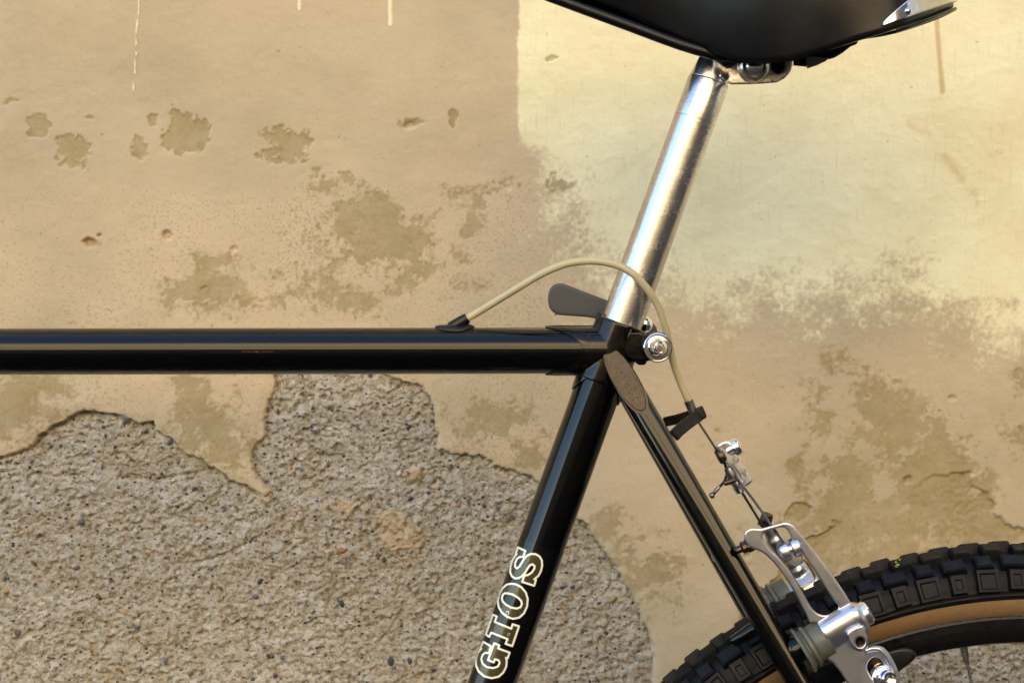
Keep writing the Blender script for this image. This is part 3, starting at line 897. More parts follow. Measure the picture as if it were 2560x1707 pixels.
# ---- saddle clamp on the post head
yq = -0.012
clamp_o = [CB(620, 250), CB(640, 360), CB(690, 460), CB(760, 535), CB(830, 560), CB(850, 600), CB(835, 660), CB(870, 688), CB(1100, 690), CB(1300, 680), CB(1470, 664), CB(1570, 615), CB(1650, 530), CB(1685, 420), CB(1685, 250), CB(1500, 120), CB(900, 60)]
h1 = [CB(850 + 95 * math.cos(a), 370 + 85 * math.sin(a)) for a in np.linspace(0, 2 * math.pi, 24, endpoint=False)]
h2 = [CB(1482 + 100 * math.cos(a), 430 + 105 * math.sin(a)) for a in np.linspace(0, 2 * math.pi, 24, endpoint=False)]
clampp = plate('saddle_clamp', clamp_o, yq, 26, M['clampm'], post, holes=[h1, h2], bevel=5)
plate('hole_backing', [CB(700, 300), CB(900, 600), CB(1420, 600), CB(1640, 480), CB(1640, 180), CB(900, 100)], 0.004, 30, M['dark'], post, bevel=4)  # plate added to darken the holes, which would show the bright wall
plate('clamp_plate', clamp_o, 0.022, 22, M['clampm'], post, holes=[h1, h2], bevel=5)
cc = W(*CB(1180, 450), -0.020)
lathe('clamp_washer', [(0, -0.0005), (26 * S, -0.0005), (27 * S, -0.0022), (31 * S, -0.0030), (36 * S, -0.0020), (39 * S, 0.0), (41 * S, 0.0015), (41 * S, 0.006)], cc, (0, 1, 0), M['clampm'], post, 48)
lathe('clamp_bolt', [(0, -0.0036), (16 * S, -0.0034), (22 * S, -0.0024), (25 * S, -0.0006), (25 * S, 0.004)], cc, (0, 1, 0), M['bright'], post, 40)
# shoulder where the post turns into the clamp
sh = [geo(*lathe_geo([(R_SP * 0.93, -0.0018), (R_SP * 0.7, -0.014), (R_SP * 0.35, -0.026)], P_top, AX, 32)),
      geo(*tube_geo([w3(CB(560, 420), 0.0), w3(CB(900, 520), -0.004)], [0.0085, 0.0060], 24)), geo(*tube_geo([w3(CB(640, 610), -0.003), w3(CB(800, 575), -0.009)], [0.0060, 0.0036], 24))]
fuse('post_head', sh, 0.0008, 8, M['post'], post)

# ---- saddle
ed = [(1270, -62, .010, .010, -150, .016), (1330, -52, .011, .012, -185, .018), (1434, -16, .0115, .014, -205, .019), (1546, 28, .0125, .017, -200, .021), (1639, 71, .0150, .022, -185, .025), (1737.5, 116, .0215, .030, -172, .033),
      (1808, 143, .029, .038, -168, .041), (1864, 157, .035, .044, -168, .048), (1901, 160.5, .039, .048, -170, .0515), (1948, 158, .044, .053, -174, .0545), (1995, 150.6, .049, .058, -180, .0570),
      (2065, 128.6, .056, .064, -190, .0600), (2135, 105, .062, .066, -202, .0610), (2238, 72, .064, .064, -215, .0580), (2290, 54, .055, .055, -222, .0475), (2330, 39, .042, .042, -222, .034), (2360, 27, .026, .026, -215, .024), (2378, 20, .012, .012, -205, .011), (2384, 18, .001, .001, -190, .001)]
ed = np.array(ed, dtype=float)
tt = np.linspace(0, len(ed) - 1, 110)
def cat(col):
    return np.array([p.x for p in spline([Vector((v, 0, 0)) for v in ed[:, col]], 12)])
E = np.stack([cat(k) for k in range(6)], -1)
def saddle_pt(row, q, far=False):
    px, py, wb, wm, ptop, wt = row
    lo = W(px, py, -wb)
    xx = lo.x
    zt = W(px, ptop, 0).z
    zb = lo.z
    if far:                      # the seat leans a touch: its far flap sits higher
        p = saddle_pt(row, q)
        lift = float(np.interp(px, (1600, 1800, 1995, 2135, 2250, 2384), (0, .007, .013, .0185, .0175, 0)))
        return Vector((p.x, -p.y, p.z + lift * (1 - q)))
    # flank from lower edge, gentle belly, rolled shoulder, crown
    if q < 0.6:
        f = q / 0.6
        z = zb + (zt - zb) * 0.70 * f
        w = wb + (wt - wb) * (f ** 0.8) * 1.0 + 0.0025 * math.sin(f * math.pi) * min(1, wb / 0.03) * float(np.interp(px, (2080, 2200), (1, 0)))
    else:
        a = (q - 0.6) / 0.4 * math.pi / 2
        z = zb + (zt - zb) * (0.70 + 0.30 * math.sin(a))
        w = wt * math.cos(a)
    return Vector((xx, -max(w, 0), z))
nq = 26
verts, faces = [], []
for row in E:
    left = [saddle_pt(row, q) for q in np.linspace(0, 1, nq)]
    full = left + [saddle_pt(row, q, True) for q in np.linspace(0, 1, nq)[-2::-1]]
    verts += full
m_ = 2 * nq - 1
for i in range(len(E) - 1):
    for k in range(m_ - 1):
        faces.append((i * m_ + k, i * m_ + k + 1, (i + 1) * m_ + k + 1, (i + 1) * m_ + k))
me = mesh_of('saddle', verts, faces)
saddle = finish('saddle', me, M['leather'], B, 180)
# make sure normals face outwards, then give the leather its thickness
cen = sum((v.co for v in me.vertices), Vector()) / len(me.vertices)
pp = me.polygons[len(me.polygons) // 2]
if pp.normal.dot(pp.center - Vector((pp.center.x, 0, pp.center.z - 0.05))) < 0:
    me.flip_normals()
so = saddle.modifiers.new('thickness', 'SOLIDIFY'); so.thickness = 0.0026; so.offset = -1
# metal plate round the back edge, following the leather
def band(name, r0, q0, q1, off, mat, parent, thick=0.0010):
    vs, fc = [], []
    rows = [i for i in range(len(E)) if E[i, 0] >= r0]
    nb = 9
    cols = []
    for i, fr_ in [(i, False) for i in rows] + [(i, True) for i in rows[-2::-1]]:
        lo_, hi_ = q0(E[i, 0]), q1(E[i, 0])
        cols.append([saddle_pt(E[i], lo_ + (hi_ - lo_) * k / nb, fr_) for k in range(nb + 1)])
    for c in cols:
        for p in c:
            d_ = Vector((0.35 * max(0, (p.x - 0.22) / 0.05), math.copysign(1, p.y) if abs(p.y) > 0.004 else p.y / 0.004, 0.12)).normalized()
            vs.append(p + d_ * off)
    w_ = nb + 1
    for i in range(len(cols) - 1):
        for k in range(nb):
            fc.append((i * w_ + k, i * w_ + k + 1, (i + 1) * w_ + k + 1, (i + 1) * w_ + k))
    me = mesh_of(name, vs, fc)
    o = finish(name, me, mat, parent, 180)
    sl_ = o.modifiers.new('thickness', 'SOLIDIFY'); sl_.thickness = thick; sl_.offset = 0
    return o
def pl_lo(px): return 0.035 + 0.012 * max(0, (px - 2205) / 180)
def pl_hi(px):
    f = min(max((px - 2203) / 95.0, 0), 1)
    return pl_lo(px) + 0.010 + 0.125 * f ** 0.8
cantle = band('cantle_plate', 2204, pl_lo, pl_hi, 0.0018, M['bright'], saddle)
rv = W(*CR(1315, 230), -0.0605)
lathe('rivet', [(0, -0.0028), (0.0012, -0.0026), (0.0021, -0.0017), (0.0025, -0.0002), (0.0025, 0.003)], rv, (0, 1, 0.1), M['bright'], saddle, 24, smooth=60)
# black rim under the plate with a pale lower lip
rr_ = [i for i in range(len(E)) if E[i, 0] >= 2234]
rimp = [saddle_pt(E[i], 0.0) for i in rr_] + [saddle_pt(E[i], 0.0, True) for i in rr_[-2::-1]]
rimp = [p + Vector((0.001, 0, -0.0012)) for p in rimp]
tube('rear_rim', rimp, 0.0011, M['rail'], saddle, 12)
tube('rim_lip', [p + Vector((0, 0, -0.0010)) for p in rimp if p.y < 0], 0.0004, M['steel'], saddle, 8)
# rails and the little strap end under the seat
for sgn in (-1, 1):
    rl = [W(1330, -25, 0.006 * sgn), W(1560, 60, 0.014 * sgn), W(1720, 118, 0.020 * sgn), W(1830, 143, 0.022 * sgn), W(1960, 140, 0.022 * sgn), W(2060, 95, 0.030 * sgn), W(2200, 20, 0.045 * sgn), W(2300, -20, 0.05 * sgn)]
    tube('saddle_rail', spline(rl, 8), 0.0035, M['rail'], saddle, 12)
plate('rail_stop', [CA(1375, 318), CA(1445, 318), CA(1448, 362), CA(1440, 358), CA(1375, 352)], 0.004, 40, M['rail'], saddle, bevel=2)
plate('strap_end', [CA(1440, 300), CA(1560, 310), CA(1555, 325), CA(1500, 352), CA(1450, 368)], 0.006, 30, M['ashstrap'], saddle, bevel=2)
plate('under_flap', spline([(*p, 0) for p in (CA(1400, 322), CA(1470, 318), CA(1570, 318), CA(1630, 290), CA(1680, 252), CA(1720, 228), CA(1700, 150), CA(1500, 200))], 4, True), 0.02, 60, M['leather'], saddle, bevel=6)

# ---- seat stays
def stay_pt(py, sgn):
    px = 1800 + (py - 1360) * 0.5774
    y = -0.0225 - 0.0225 * (py - 946) / 654.0
    p = W(px, py, y)
    if sgn > 0: p.y = -p.y
    return p
R_SS = 31.0 * S
for sgn in (-1, 1):
    a, b = stay_pt(845, sgn), stay_pt(2300, sgn)
    me = geo(*tube_geo([a, b], R_SS, 48), 'seat_stay')
    ax_s = (b - a).normalized()
    nrm = Vector((0, 1, 0)) * sgn
    c0 = stay_pt(946, sgn)
    L = (stay_pt(1032, sgn) - stay_pt(860, sgn)).length / 2
    al = math.atan2(R_SS, L)
    dirc = (ax_s * math.cos(al) + nrm * math.sin(al)).normalized()       # long axis of the cut, outward at the lower end
    wid = ax_s.cross(nrm).normalized()
    pn = dirc.cross(wid).normalized()
    if pn.dot(nrm) < 0: pn = -pn
    bm = bmesh.new(); bm.from_mesh(me)
    r_ = bmesh.ops.bisect_plane(bm, geom=bm.verts[:] + bm.edges[:] + bm.faces[:], plane_co=c0, plane_no=pn, clear_outer=True)
    cutE = [e for e in r_['geom_cut'] if isinstance(e, bmesh.types.BMEdge)]
    bmesh.ops.contextual_create(bm, geom=cutE)
    bm.to_mesh(me); bm.free()
    sty = finish('seat_stay', me, M['bronze'], B, 40)
    # flat oval cap let into the cut
    vs, fc = [], []
    la, lb = R_SS / math.sin(al), R_SS
    for lvl, (sc, off) in enumerate(((0.94, -0.0008), (0.94, 0.0004), (0.91, 0.0009))):
        for k in range(64):
            an = 2 * math.pi * k / 64
            vs.append(c0 + dirc * la * sc * math.cos(an) + wid * lb * sc * math.sin(an) + pn * off)
    for lv in range(2):
        for k in range(64):
            fc.append((lv * 64 + k, lv * 64 + (k + 1) % 64, (lv + 1) * 64 + (k + 1) % 64, (lv + 1) * 64 + k))
    fc.append(tuple(range(128, 192)))
    cp = finish('stay_cap', mesh_of('stay_cap', vs, fc), M['cap'], sty, 30)
    if sgn < 0:
        near_stay = sty
        cp['label'] = 'flat oval bronze cap closing the top of the near stay'
# bridge between the stays, arched
c = [stay_pt(1452, -1), None, stay_pt(1452, 1)]
mid = (c[0] + c[2]) / 2 + Vector((0.002, 0, 0.004))
tube('stay_bridge', spline([c[0], c[0] * 0.72 + mid * 0.28 + Vector((-0.003, 0, 0.001)), mid, c[2] * 0.72 + mid * 0.28 + Vector((-0.003, 0, 0.001)), c[2]], 10), 0.0052, M['enamel'], B, 24)

# ---- cable hanger: two flat arms meeting in a block
blk = [CD(545, 235), CD(600, 212), CD(615, 215), CD(655, 310), CD(650, 330), CD(575, 372), CD(560, 350), CD(520, 275)]
hang = plate('cable_hanger', blk, 0.0, 22, M['hanger'], B, bevel=4)
def bar(name, pts, wdt, thk, mat, parent):
    """flat bar through 3-D points, broad side facing the camera"""
    bm = bmesh.new(); prev = None
    for i, p in enumerate(pts):
        d = (pts[min(i + 1, len(pts) - 1)] - pts[max(i - 1, 0)]).normalized()
        n_ = Vector((0, 1, 0)); wv_ = d.cross(n_).normalized(); n_ = wv_.cross(d).normalized()
        ring_ = [bm.verts.new(p + wv_ * wdt / 2 * a + n_ * thk / 2 * b) for a, b in ((1, 1), (1, -1), (-1, -1), (-1, 1))]
        if prev:
            for k in range(4):
                bm.faces.new((prev[k], prev[(k + 1) % 4], ring_[(k + 1) % 4], ring_[k]))
        else:
            bm.faces.new(ring_)
        prev = ring_
    bm.faces.new(prev[::-1])
    bmesh.ops.recalc_face_normals(bm, faces=bm.faces)
    bmesh.ops.bevel(bm, geom=bm.edges[:], offset=0.0006, segments=2, affect='EDGES')
    me = bpy.data.meshes.new(name); bm.to_mesh(me); bm.free()
    return finish(name, me, mat, parent, 40)
bar('hanger_arm', [w3(CD(585, 300), -0.003), w3(CD(480, 375), -0.013), w3(CD(380, 455), -0.020), w3(CD(330, 510), -0.024)], 0.0072, 0.0026, M['hanger'], hang)
bar('hanger_arm', [w3(CD(530, 290), 0.004), w3(CD(380, 340), 0.014), w3(CD(240, 370), 0.022)], 0.0060, 0.0026, M['hanger'], hang)

# ---- brake cable
hp = [(350, 578, 0), (450, 518, 0), (560, 452, -.003), (680, 378, -.007), (800, 306, -.011), (900, 246, -.014), (1000, 192, -.017), (1100, 150, -.019), (1200, 121, -.0205), (1340, 106, -.022), (1470, 115, -.0225), (1600, 150, -.0225), (1700, 207, -.022), (1780, 282, -.021), (1850, 370, -.019),
      (1905, 462, -.016), (1945, 560, -.013), (1975, 660, -.010), (1998, 770, -.007), (2022, 870, -.005), (2055, 990, -.003), (2100, 1110, -.001), (2163, 1252, 0)]
housing = tube('cable_housing', spline([w3(CC(a, b), y) for a, b, y in hp], 6), 9.3 * S, M['housing'], B, 20)
fa, fb = w3(CC(2160, 1245), 0), w3(CC(2196, 1335), 0)
tube('ferrule', [fa, fa * 0.6 + fb * 0.4, fb], [0.0030, 0.0029, 0.0027], M['steel'], housing, 20)
# rubber grommet on the top tube
ga, gb = w3(CC(255, 635), 0), w3(CC(355, 572), 0)
gp = [w3(CC(210, 655), 0), ga, ga * 0.5 + gb * 0.5, gb]
gro = tube('cable_grommet', gp, [0.0035, 0.0040, 0.0037, 0.0034], M['grommet'], B, 24)
vs, fc = [], []
gc = CC(252, 640)
for j in range(9):
    rr = [1.0, 1.0, 0.97, 0.88, 0.7, 0.5, 0.3, 0.15, 0.0][j]
    hh = [-0.001, 0.0006, 0.0014, 0.0019, 0.0021, 0.0022, 0.0023, 0.0023, 0.0023][j]
    for k in range(40):
        an = 2 * math.pi * k / 40
        xx = W(*gc, 0).x + math.cos(an) * 51 * S * 0.98 * rr
        ph = math.sin(an) * 0.62 * rr
        wob = 1 + 0.012 * math.sin(3 * an + 1)
        vs.append(Vector((xx * 1.0, -math.sin(ph) * (R_TT + hh) * wob, W(0, 878, 0).z + math.cos(ph) * (R_TT + hh) * wob)))
for j in range(8):
    for k in range(40):
        fc.append((j * 40 + k, j * 40 + (k + 1) % 40, (j + 1) * 40 + (k + 1) % 40, (j + 1) * 40 + k))
finish('grommet_base', mesh_of('grommet_base', vs, fc), M['grommet'], gro, 60)

# ---- inner wire, carrier and straddle
tube('brake_wire', [w3(CC(2180, 1300), 0), w3(CD(575, 375), 0), w3(CD(740, 625), 0), w3(CD(800, 720), 0)], 0.00078, M['wire'], B, 10)
yb = [(755, 610), (770, 585), (810, 565), (852, 553), (890, 572), (925, 620), (960, 690), (1000, 770), (1045, 850), (1085, 915), (1100, 945), (1065, 985), (1015, 1008), (990, 985), (985, 930), (965, 880), (930, 830), (905, 800), (880, 808), (850, 785), (815, 725), (780, 665)]
def pcurve(outer, holes, half, bevel, dy=0.0):
    me = curve_mesh('tmp', [(p[0], -p[1]) for p in outer], [[(p[0], -p[1]) for p in h] for h in holes], half, bevel)
    for v in me.vertices:
        v.co = Vector((v.co.x, v.co.z + dy, v.co.y))
    bm = bmesh.new(); bm.from_mesh(me); bmesh.ops.recalc_face_normals(bm, faces=bm.faces); bm.to_mesh(me); bm.free()
    return me
carrier = fuse('straddle_carrier', [pcurve(spline([(*CD(*p), 0) for p in yb], 3, True), [], 20, 5)], 0.9, 12, M['satin'], B, lambda c: W(c.x, -c.z, -0.002 - c.y * S))
bdir = Vector((0.883, 0, 0.469))
lathe('pinch_bolt', [(0, 0.0062), (0.0040, 0.0062), (0.0052, 0.0052), (0.0055, 0.004), (0.0055, 0.0012), (0.0048, 0.0008), (0.0044, -0.003)], w3(CD(890, 640), -0.003), bdir, M['chrome'], carrier, 32)
lathe('pinch_nut', [(0.0047, -0.0035), (0.0051, -0.0028), (0.0051, 0.0), (0.004, 0.0012), (0.002, 0.0012), (0.0018, -0.0015), (0.0, -0.0018)], w3(CD(775, 712), -0.003), -bdir, M['rust'], carrier, 6 * 4)
lathe('swivel', [(0, -0.0065), (0.0026, -0.006), (0.0032, -0.003), (0.0032, 0.003), (0.0026, 0.006), (0, 0.0065)], w3(CD(905, 905), -0.006), (0.45, 0, -0.9), M['steel'], carrier, 20)
lathe('swivel_foot', [(0, -0.004), (0.0030, -0.0035), (0.0036, 0.0), (0.0030, 0.0035), (0, 0.004)], w3(CD(965, 1005), -0.007), (0.45, 0, -0.9), M['bright'], carrier, 20)
lathe('swivel_screw', [(0, -0.004), (0.0016, -0.0036), (0.0018, 0.0), (0.0016, 0.0036), (0, 0.004)], w3(CD(880, 955), -0.008), (1, 0, 0.3), M['rust'], carrier, 16)
tube('loose_wire_end', spline([w3(CD(*p), -0.004) for p in ((815, 745), (838, 800), (850, 850), (846, 900), (820, 960), (772, 1012))], 6), 0.00085, M['rail'], carrier, 10)
crp = [w3(CD(*p), -0.004) for p in ((780, 1003), (765, 1020), (735, 1055), (722, 1070), (712, 1080), (700, 1096), (688, 1108))]
tube('crimp_cap', crp, [0.0009, 0.0012, 0.0012, 0.0010, 0.0018, 0.0019, 0.0010], M['steel'], carrier, 14)
YB = -0.050
tube('straddle_wire', spline([w3(CD(935, 880), -0.009), w3(CD(985, 965), -0.012), w3(CE(470, 12), -0.030), w3(CE(720, 372), YB - 0.004)], 6), 0.00080, M['wire'], B, 10)
tube('straddle_wire', [w3(CD(985, 1035), -0.004), w3(CD(1205, 1395), 0.030)], 0.00085, M['wire'], B, 10)

# ---- near brake arm, cast in one piece
def arm_map(c):                 # (photo px, depth px towards street, -photo py)
    return W(c.x, -c.z, YB - c.y * S)
def P3(c, d=0.0): return Vector((c[0], d, -c[1]))
fo = [CE(x, y) for x, y in ((352, 270), (372, 232), (420, 210), (500, 212), (560, 196), (640, 176), (700, 158), (740, 163), (785, 185), (850, 258), (928, 355), (1008, 460), (1078, 550), (1142, 642), (1212, 742), (1280, 850), (1335, 960), (1240, 1100), (1080, 1120), (1000, 1040), (930, 1035), (905, 990), (850, 880), (790, 770), (725, 660), (640, 545), (560, 460), (490, 408), (420, 388), (370, 340))]
fh = [CE(x, y) for x, y in ((520, 262), (560, 236), (640, 212), (695, 202), (732, 228), (765, 290), (842, 402), (918, 512), (985, 608), (1040, 690), (1098, 780), (1150, 856), (1178, 892), (1160, 935), (1105, 962), (1045, 970), (985, 945), (935, 890), (885, 800), (830, 710), (765, 600), (690, 500), (600, 410), (545, 345), (512, 300))]
frame_me = pcurve(spline([(*p, 0) for p in fo], 3, True), [spline([(*p, 0) for p in fh], 3, True)], 25, 4, -6)
ba, bb = P3(CE(1065, 1165)), P3(CE(1390, 972))
bd = (bb - ba).normalized()
barrel = geo(*lathe_geo([(40, 0), (44, 0), (45, 5), (45, (bb - ba).length - 16), (42, (bb - ba).length - 5), (34, (bb - ba).length + 4), (20, (bb - ba).length + 7)], ba, bd, 48))
lugp = [CE(x, y) for x, y in ((1262, 1120), (1390, 1060), (1428, 1140), (1440, 1190), (1432, 1240), (1400, 1272), (1350, 1276), (1305, 1250), (1275, 1195))]
hexh = [CE(1370 + 40 * math.cos(a), 1208 + 44 * math.sin(a)) for a in np.linspace(0, 2 * math.pi, 20, endpoint=False)]
lug_me = pcurve(spline([(*p, 0) for p in lugp], 4, True), [hexh], 16, 4, 36)
lo = [CE(x, y) for x, y in ((1080, 1330), (1180, 1200), (1330, 1150), (1420, 1240), (1480, 1238), (1550, 1243), (1600, 1275), (1645, 1340), (1690, 1430), (1718, 1520), (1724, 1620), (1700, 1720), (1620, 1780), (1500, 1760), (1380, 1690), (1270, 1580), (1190, 1460), (1130, 1390))]
sloth = [CE(x, y) for x, y in ((1432, 1440), (1440, 1385), (1470, 1350), (1510, 1340), (1550, 1362), (1590, 1420), (1630, 1490), (1665, 1560), (1680, 1640), (1640, 1690), (1590, 1670), (1530, 1600), (1470, 1520))]
low_me = pcurve(spline([(*p, 0) for p in lo], 4, True), [spline([(*p, 0) for p in sloth], 4, True)], 15, 4, 12)
neck = geo(*tube_geo([P3(CE(1230, 1180), 6), P3(CE(1330, 1420), 10)], [38, 34], 24))
lip = geo(*tube_geo([P3(p, 27) for p in spline([(*CE(x, y), 0) for x, y in ((1415, 1290), (1470, 1270), (1540, 1275), (1590, 1320), (1640, 1410), (1680, 1500), (1695, 1600), (1680, 1700))], 4)], 6.5, 12))
arm = fuse('brake_arm', [frame_me, barrel, lug_me, low_me, lip], 1.3, 4, M['cast'], B, arm_map)
arm['label'] = 'satin silver cantilever brake arm facing the street'
def AM(c, d=0.0): return arm_map(P3(c, d))
BD = (AM(CE(1390, 972)) - AM(CE(1065, 1165))).normalized()
# floor of the lug hole and its grub screw
lathe('grub_screw', [(0, -0.0008), (0.0012, -0.0008), (0.0014, -0.0022), (0.0024, -0.0026), (0.0027, -0.001), (0.0027, 0.002)], AM(CE(1370, 1208), 40), (0, 1, 0), M['rust'], arm, 24)
# pivot bolt head with knurled rim
lathe('pivot_bolt', [(0, 0.0045), (0.004, 0.0043), (0.0062, 0.0034), (0.0072, 0.002), (0.0072, -0.001)], AM(CE(1404, 962)), BD, M['chrome'], arm, 20, smooth=20)
# rubber spring cover
bo = AM(CE(1072, 1161))
tl = (AM(CE(1072, 1161)) - AM(CE(860, 1262))).length
bp = [(0.0095, 0.0), (0.0109, 0.0), (0.0110, -0.006), (0.0106, -0.0078), (0.0108, -0.0082), (0.0104, -0.0086), (0.0118, -0.0095), (0.0122, -0.0112), (0.0112, -0.0120), (0.0104, -0.0122), (0.0106, -0.0130), (0.0132, -0.0145), (0.0138, -0.0158), (0.0134, -0.0163), (0.011, -0.0150), (0.008, -0.0140)]
boot = lathe('spring_cover', bp, bo, BD, M['boot'], B, 48, smooth=35)
# boss and stud on the stay
fuse('brake_boss', [geo(*lathe_geo([(0, 0.0135), (0.006, 0.013), (0.0080, 0.010), (0.0086, 0.006), (0.0084, 0.0), (0.0070, -0.005), (0.004, -0.007), (0, -0.008)], stay_pt(1640, -1) + BD * 0.006, BD, 32)),
                    geo(*tube_geo([stay_pt(1590, -1), stay_pt(1690, -1)], R_SS + 0.0003, 32))], 0.0008, 6, M['enamel'], near_stay)
tube('pivot_stud', [stay_pt(1640, -1), bo], 0.004, M['rust'], near_stay, 16)
# stiffening stub on the inner side of the stay
fuse('stay_stub', [geo(*tube_geo([w3(CE(250, 1205), -0.030), w3(CE(330, 1160), -0.032), w3(CE(440, 1090), -0.033), w3(CE(480, 1090), -0.034)], [0.0032, 0.0040, 0.0046, 0.005], 20))], 0.0007, 5, M['enamel'], near_stay)

# roller and bail in the arm
ra, rb = AM(CH(1010, 660), 4), AM(CH(1430, 470), 4)
rdir = (rb - ra).normalized(); rl_ = (rb - ra).length
rp = [(0.0, 0.0), (0.0036, 0.0), (0.0050, 0.0008), (0.0056, 0.0018), (0.0056, rl_ * 0.40), (0.0052, rl_ * 0.43), (0.0034, rl_ * 0.45), (0.0034, rl_ * 0.55), (0.0052, rl_ * 0.57), (0.0056, rl_ * 0.60), (0.0056, rl_ - 0.0018), (0.0050, rl_ - 0.0008), (0.0036, rl_), (0, rl_)]
rol = lathe('cable_roller', rp, ra, rdir, M['cast'], arm, 40)
plate('roller_tail', [CH(1080, 760), CH(1290, 640), CH(1440, 600), CH(1480, 820), CH(1440, 850), CH(1310, 915), CH(1240, 890), CH(1160, 860)], YB + 0.002, 12, M['cast'], arm, bevel=3)
tube('bail_wire', spline([AM(CH(*p), 12) for p in ((1120, 780), (1165, 890), (1240, 1050), (1330, 1200), (1385, 1275), (1430, 1302), (1490, 1295), (1580, 1240), (1660, 1185), (1692, 1130), (1680, 1065), (1620, 950), (1560, 850), (1490, 770))], 5), 0.00065, M['brass'], arm, 10)
# anchor bolt on the top corner, towards the stay
an = AM(CH(430, 480))
lathe('anchor_bolt', [(0.0030, 0.004), (0.0042, 0.0), (0.0042, -0.002), (0.0034, -0.0024), (0.0036, -0.0046), (0.0030, -0.0052), (0.0022, -0.0056), (0.0022, -0.0085), (0.0014, -0.0095), (0, -0.0098)], an, Vector((0.86, 0, 0.36)), M['rust'], arm, 12, smooth=25)
# lower slot: shoe bolt with domed washer
bc = AM(CE(1585, 1510), 24)
bdn = Vector((-0.12, 1, -0.16))
lathe('shoe_washer', [(0.0, -0.0012), (0.0050, -0.0012), (0.0066, -0.0002), (0.0074, 0.0014), (0.0074, 0.004)], bc, bdn, M['chrome'], arm, 36)
sbolt = lathe('shoe_bolt', [(0.0, -0.0026), (0.0020, -0.0026), (0.0023, -0.0062), (0.0036, -0.0066), (0.0044, -0.0058), (0.0047, -0.0040), (0.0047, 0.001)], bc + Vector((0.0006, 0, -0.0004)), bdn, M['bright'], arm, 24, smooth=30)
tube('shoe_post', [AM(CE(1500, 1400), -30), AM(CE(1540, 1440), 12)], 0.0035, M['brass'], arm, 16)
# brake shoe lying along the rim
sh_pts = [CE(x, y) for x, y in ((1500, 1330), (1600, 1290), (1700, 1262), (1780, 1256), (1835, 1275), (1860, 1310), (1850, 1350), (1800, 1400), (1730, 1450), (1660, 1500), (1540, 1580), (1400, 1660), (1250, 1740), (1180, 1700), (1300, 1500))]
shoe = plate('brake_shoe', spline([(*p, 0) for p in sh_pts], 4, True), -0.030, 22, M['pad'], B, bevel=9, smooth=180)

# ---- far brake arm, mostly hidden behind the near one
def FARP(px, py, y=0.045): return W(px, py, y)
far = fuse('brake_arm', [geo(*tube_geo(spline([FARP(1916, 1308, .040), FARP(1935, 1345, .042), FARP(1975, 1400, .046), FARP(2005, 1450, .05), FARP(2010, 1500, .05)], 6), [0.0045] * 6 + [0.0058] * 8 + [0.0075] * 11, 20)),
                         geo(*tube_geo([FARP(1975, 1500), FARP(2048, 1458)], 0.0105, 32)),
                         geo(*tube_geo([FARP(2005, 1500), FARP(2060, 1570, .04)], [0.009, 0.008], 20))], 0.0009, 8, M['cast'], B)
far['label'] = 'second silver brake arm half hidden behind the near one'
fbd = Vector((0.87, 0, 0.5)).normalized()
lathe('anchor_bolt', [(0, 0.005), (0.0034, 0.005), (0.0040, 0.003), (0.0040, 0.0005), (0.0032, 0.0), (0.0046, -0.0006), (0.0046, -0.003), (0.003, -0.004)], FARP(1914, 1302, 0.036), Vector((0.25, -0.2, 0.95)), M['rust'], far, 12, smooth=25)
lathe('spring_cover', bp, FARP(1975, 1481), fbd, M['boot'], B, 40, smooth=35)
tube('pivot_stud', [stay_pt(1640, 1), FARP(1975, 1481)], 0.006, M['enamel'], far, 16)

# ================================================================== WHEEL
WC = Vector(((2558 - CX) * S, 0, 0.335))
def ringmesh(name, profile, mat, parent, seg=220, closed=True, smooth=45):
    return lathe(name, profile, WC, (0, 1, 0), mat, parent, seg, closed, smooth)
r0, ca = 0.3062, 0.0208
def carc(al, extra=0.0): return (r0 + (ca + extra) * math.cos(al), (ca + extra) * math.sin(al))
prof = []
A0 = math.radians(101)
steps = 56
for i in range(steps + 1):
    al = -A0 + 2 * A0 * i / steps
    ex = 0.0
    d = math.degrees(abs(al))
    if 84 < d < 101:
        ex = 0.0007 if (i % 2 == 0) else 0.0001
    prof.append(carc(al, ex))
inner = [carc(A0, -0.002), carc(math.radians(60), -0.003), carc(0, -0.003), carc(-math.radians(60), -0.003), carc(-A0, -0.002)]
tyre = ringmesh('tyre', prof + inner, M['rubber'], B)
tyre['label'] = 'black knobbly tyre with tan sidewall'
side = []
for i in range(13):
    al = math.radians(99.5) + math.radians(42) * i / 12
    side.append(carc(al, -0.0003))
for sg in (1, -1):
    pr = [(r, y * sg) for r, y in side]
    pr2 = [(r + 0.0005, (y - 0.0016) * sg) for r, y in side[::-1]]
    sw = ringmesh('sidewall', pr + pr2, M['tan'], tyre)
    r_e, y_e = side[-1]
    ringmesh('bead_thread', [(r_e + 0.0004 + 0.0006 * math.cos(a), (y_e + 0.0001 + 0.0004 * math.sin(a)) * sg) for a in np.linspace(0, 2 * math.pi, 8, endpoint=False)], M['brass'], tyre)
r_e, y_e = side[-1]
rp_ = [(r_e - 0.0002, 0.0122), (r_e + 0.0002, 0.0135), (r_e - 0.0010, 0.0143), (r_e - 0.0062, 0.0140), (r_e - 0.0066, 0.0136), (r_e - 0.0120, 0.0132), (r_e - 0.0160, 0.0108), (r_e - 0.0178, 0.006), (r_e - 0.0182, 0.0)]
rim = ringmesh('rim', rp_ + [(r, -y) for r, y in rp_[-2::-1]] + [(r_e - 0.008, -0.011), (r_e - 0.008, 0.011)], M['rim'], B, 220, True, 30)

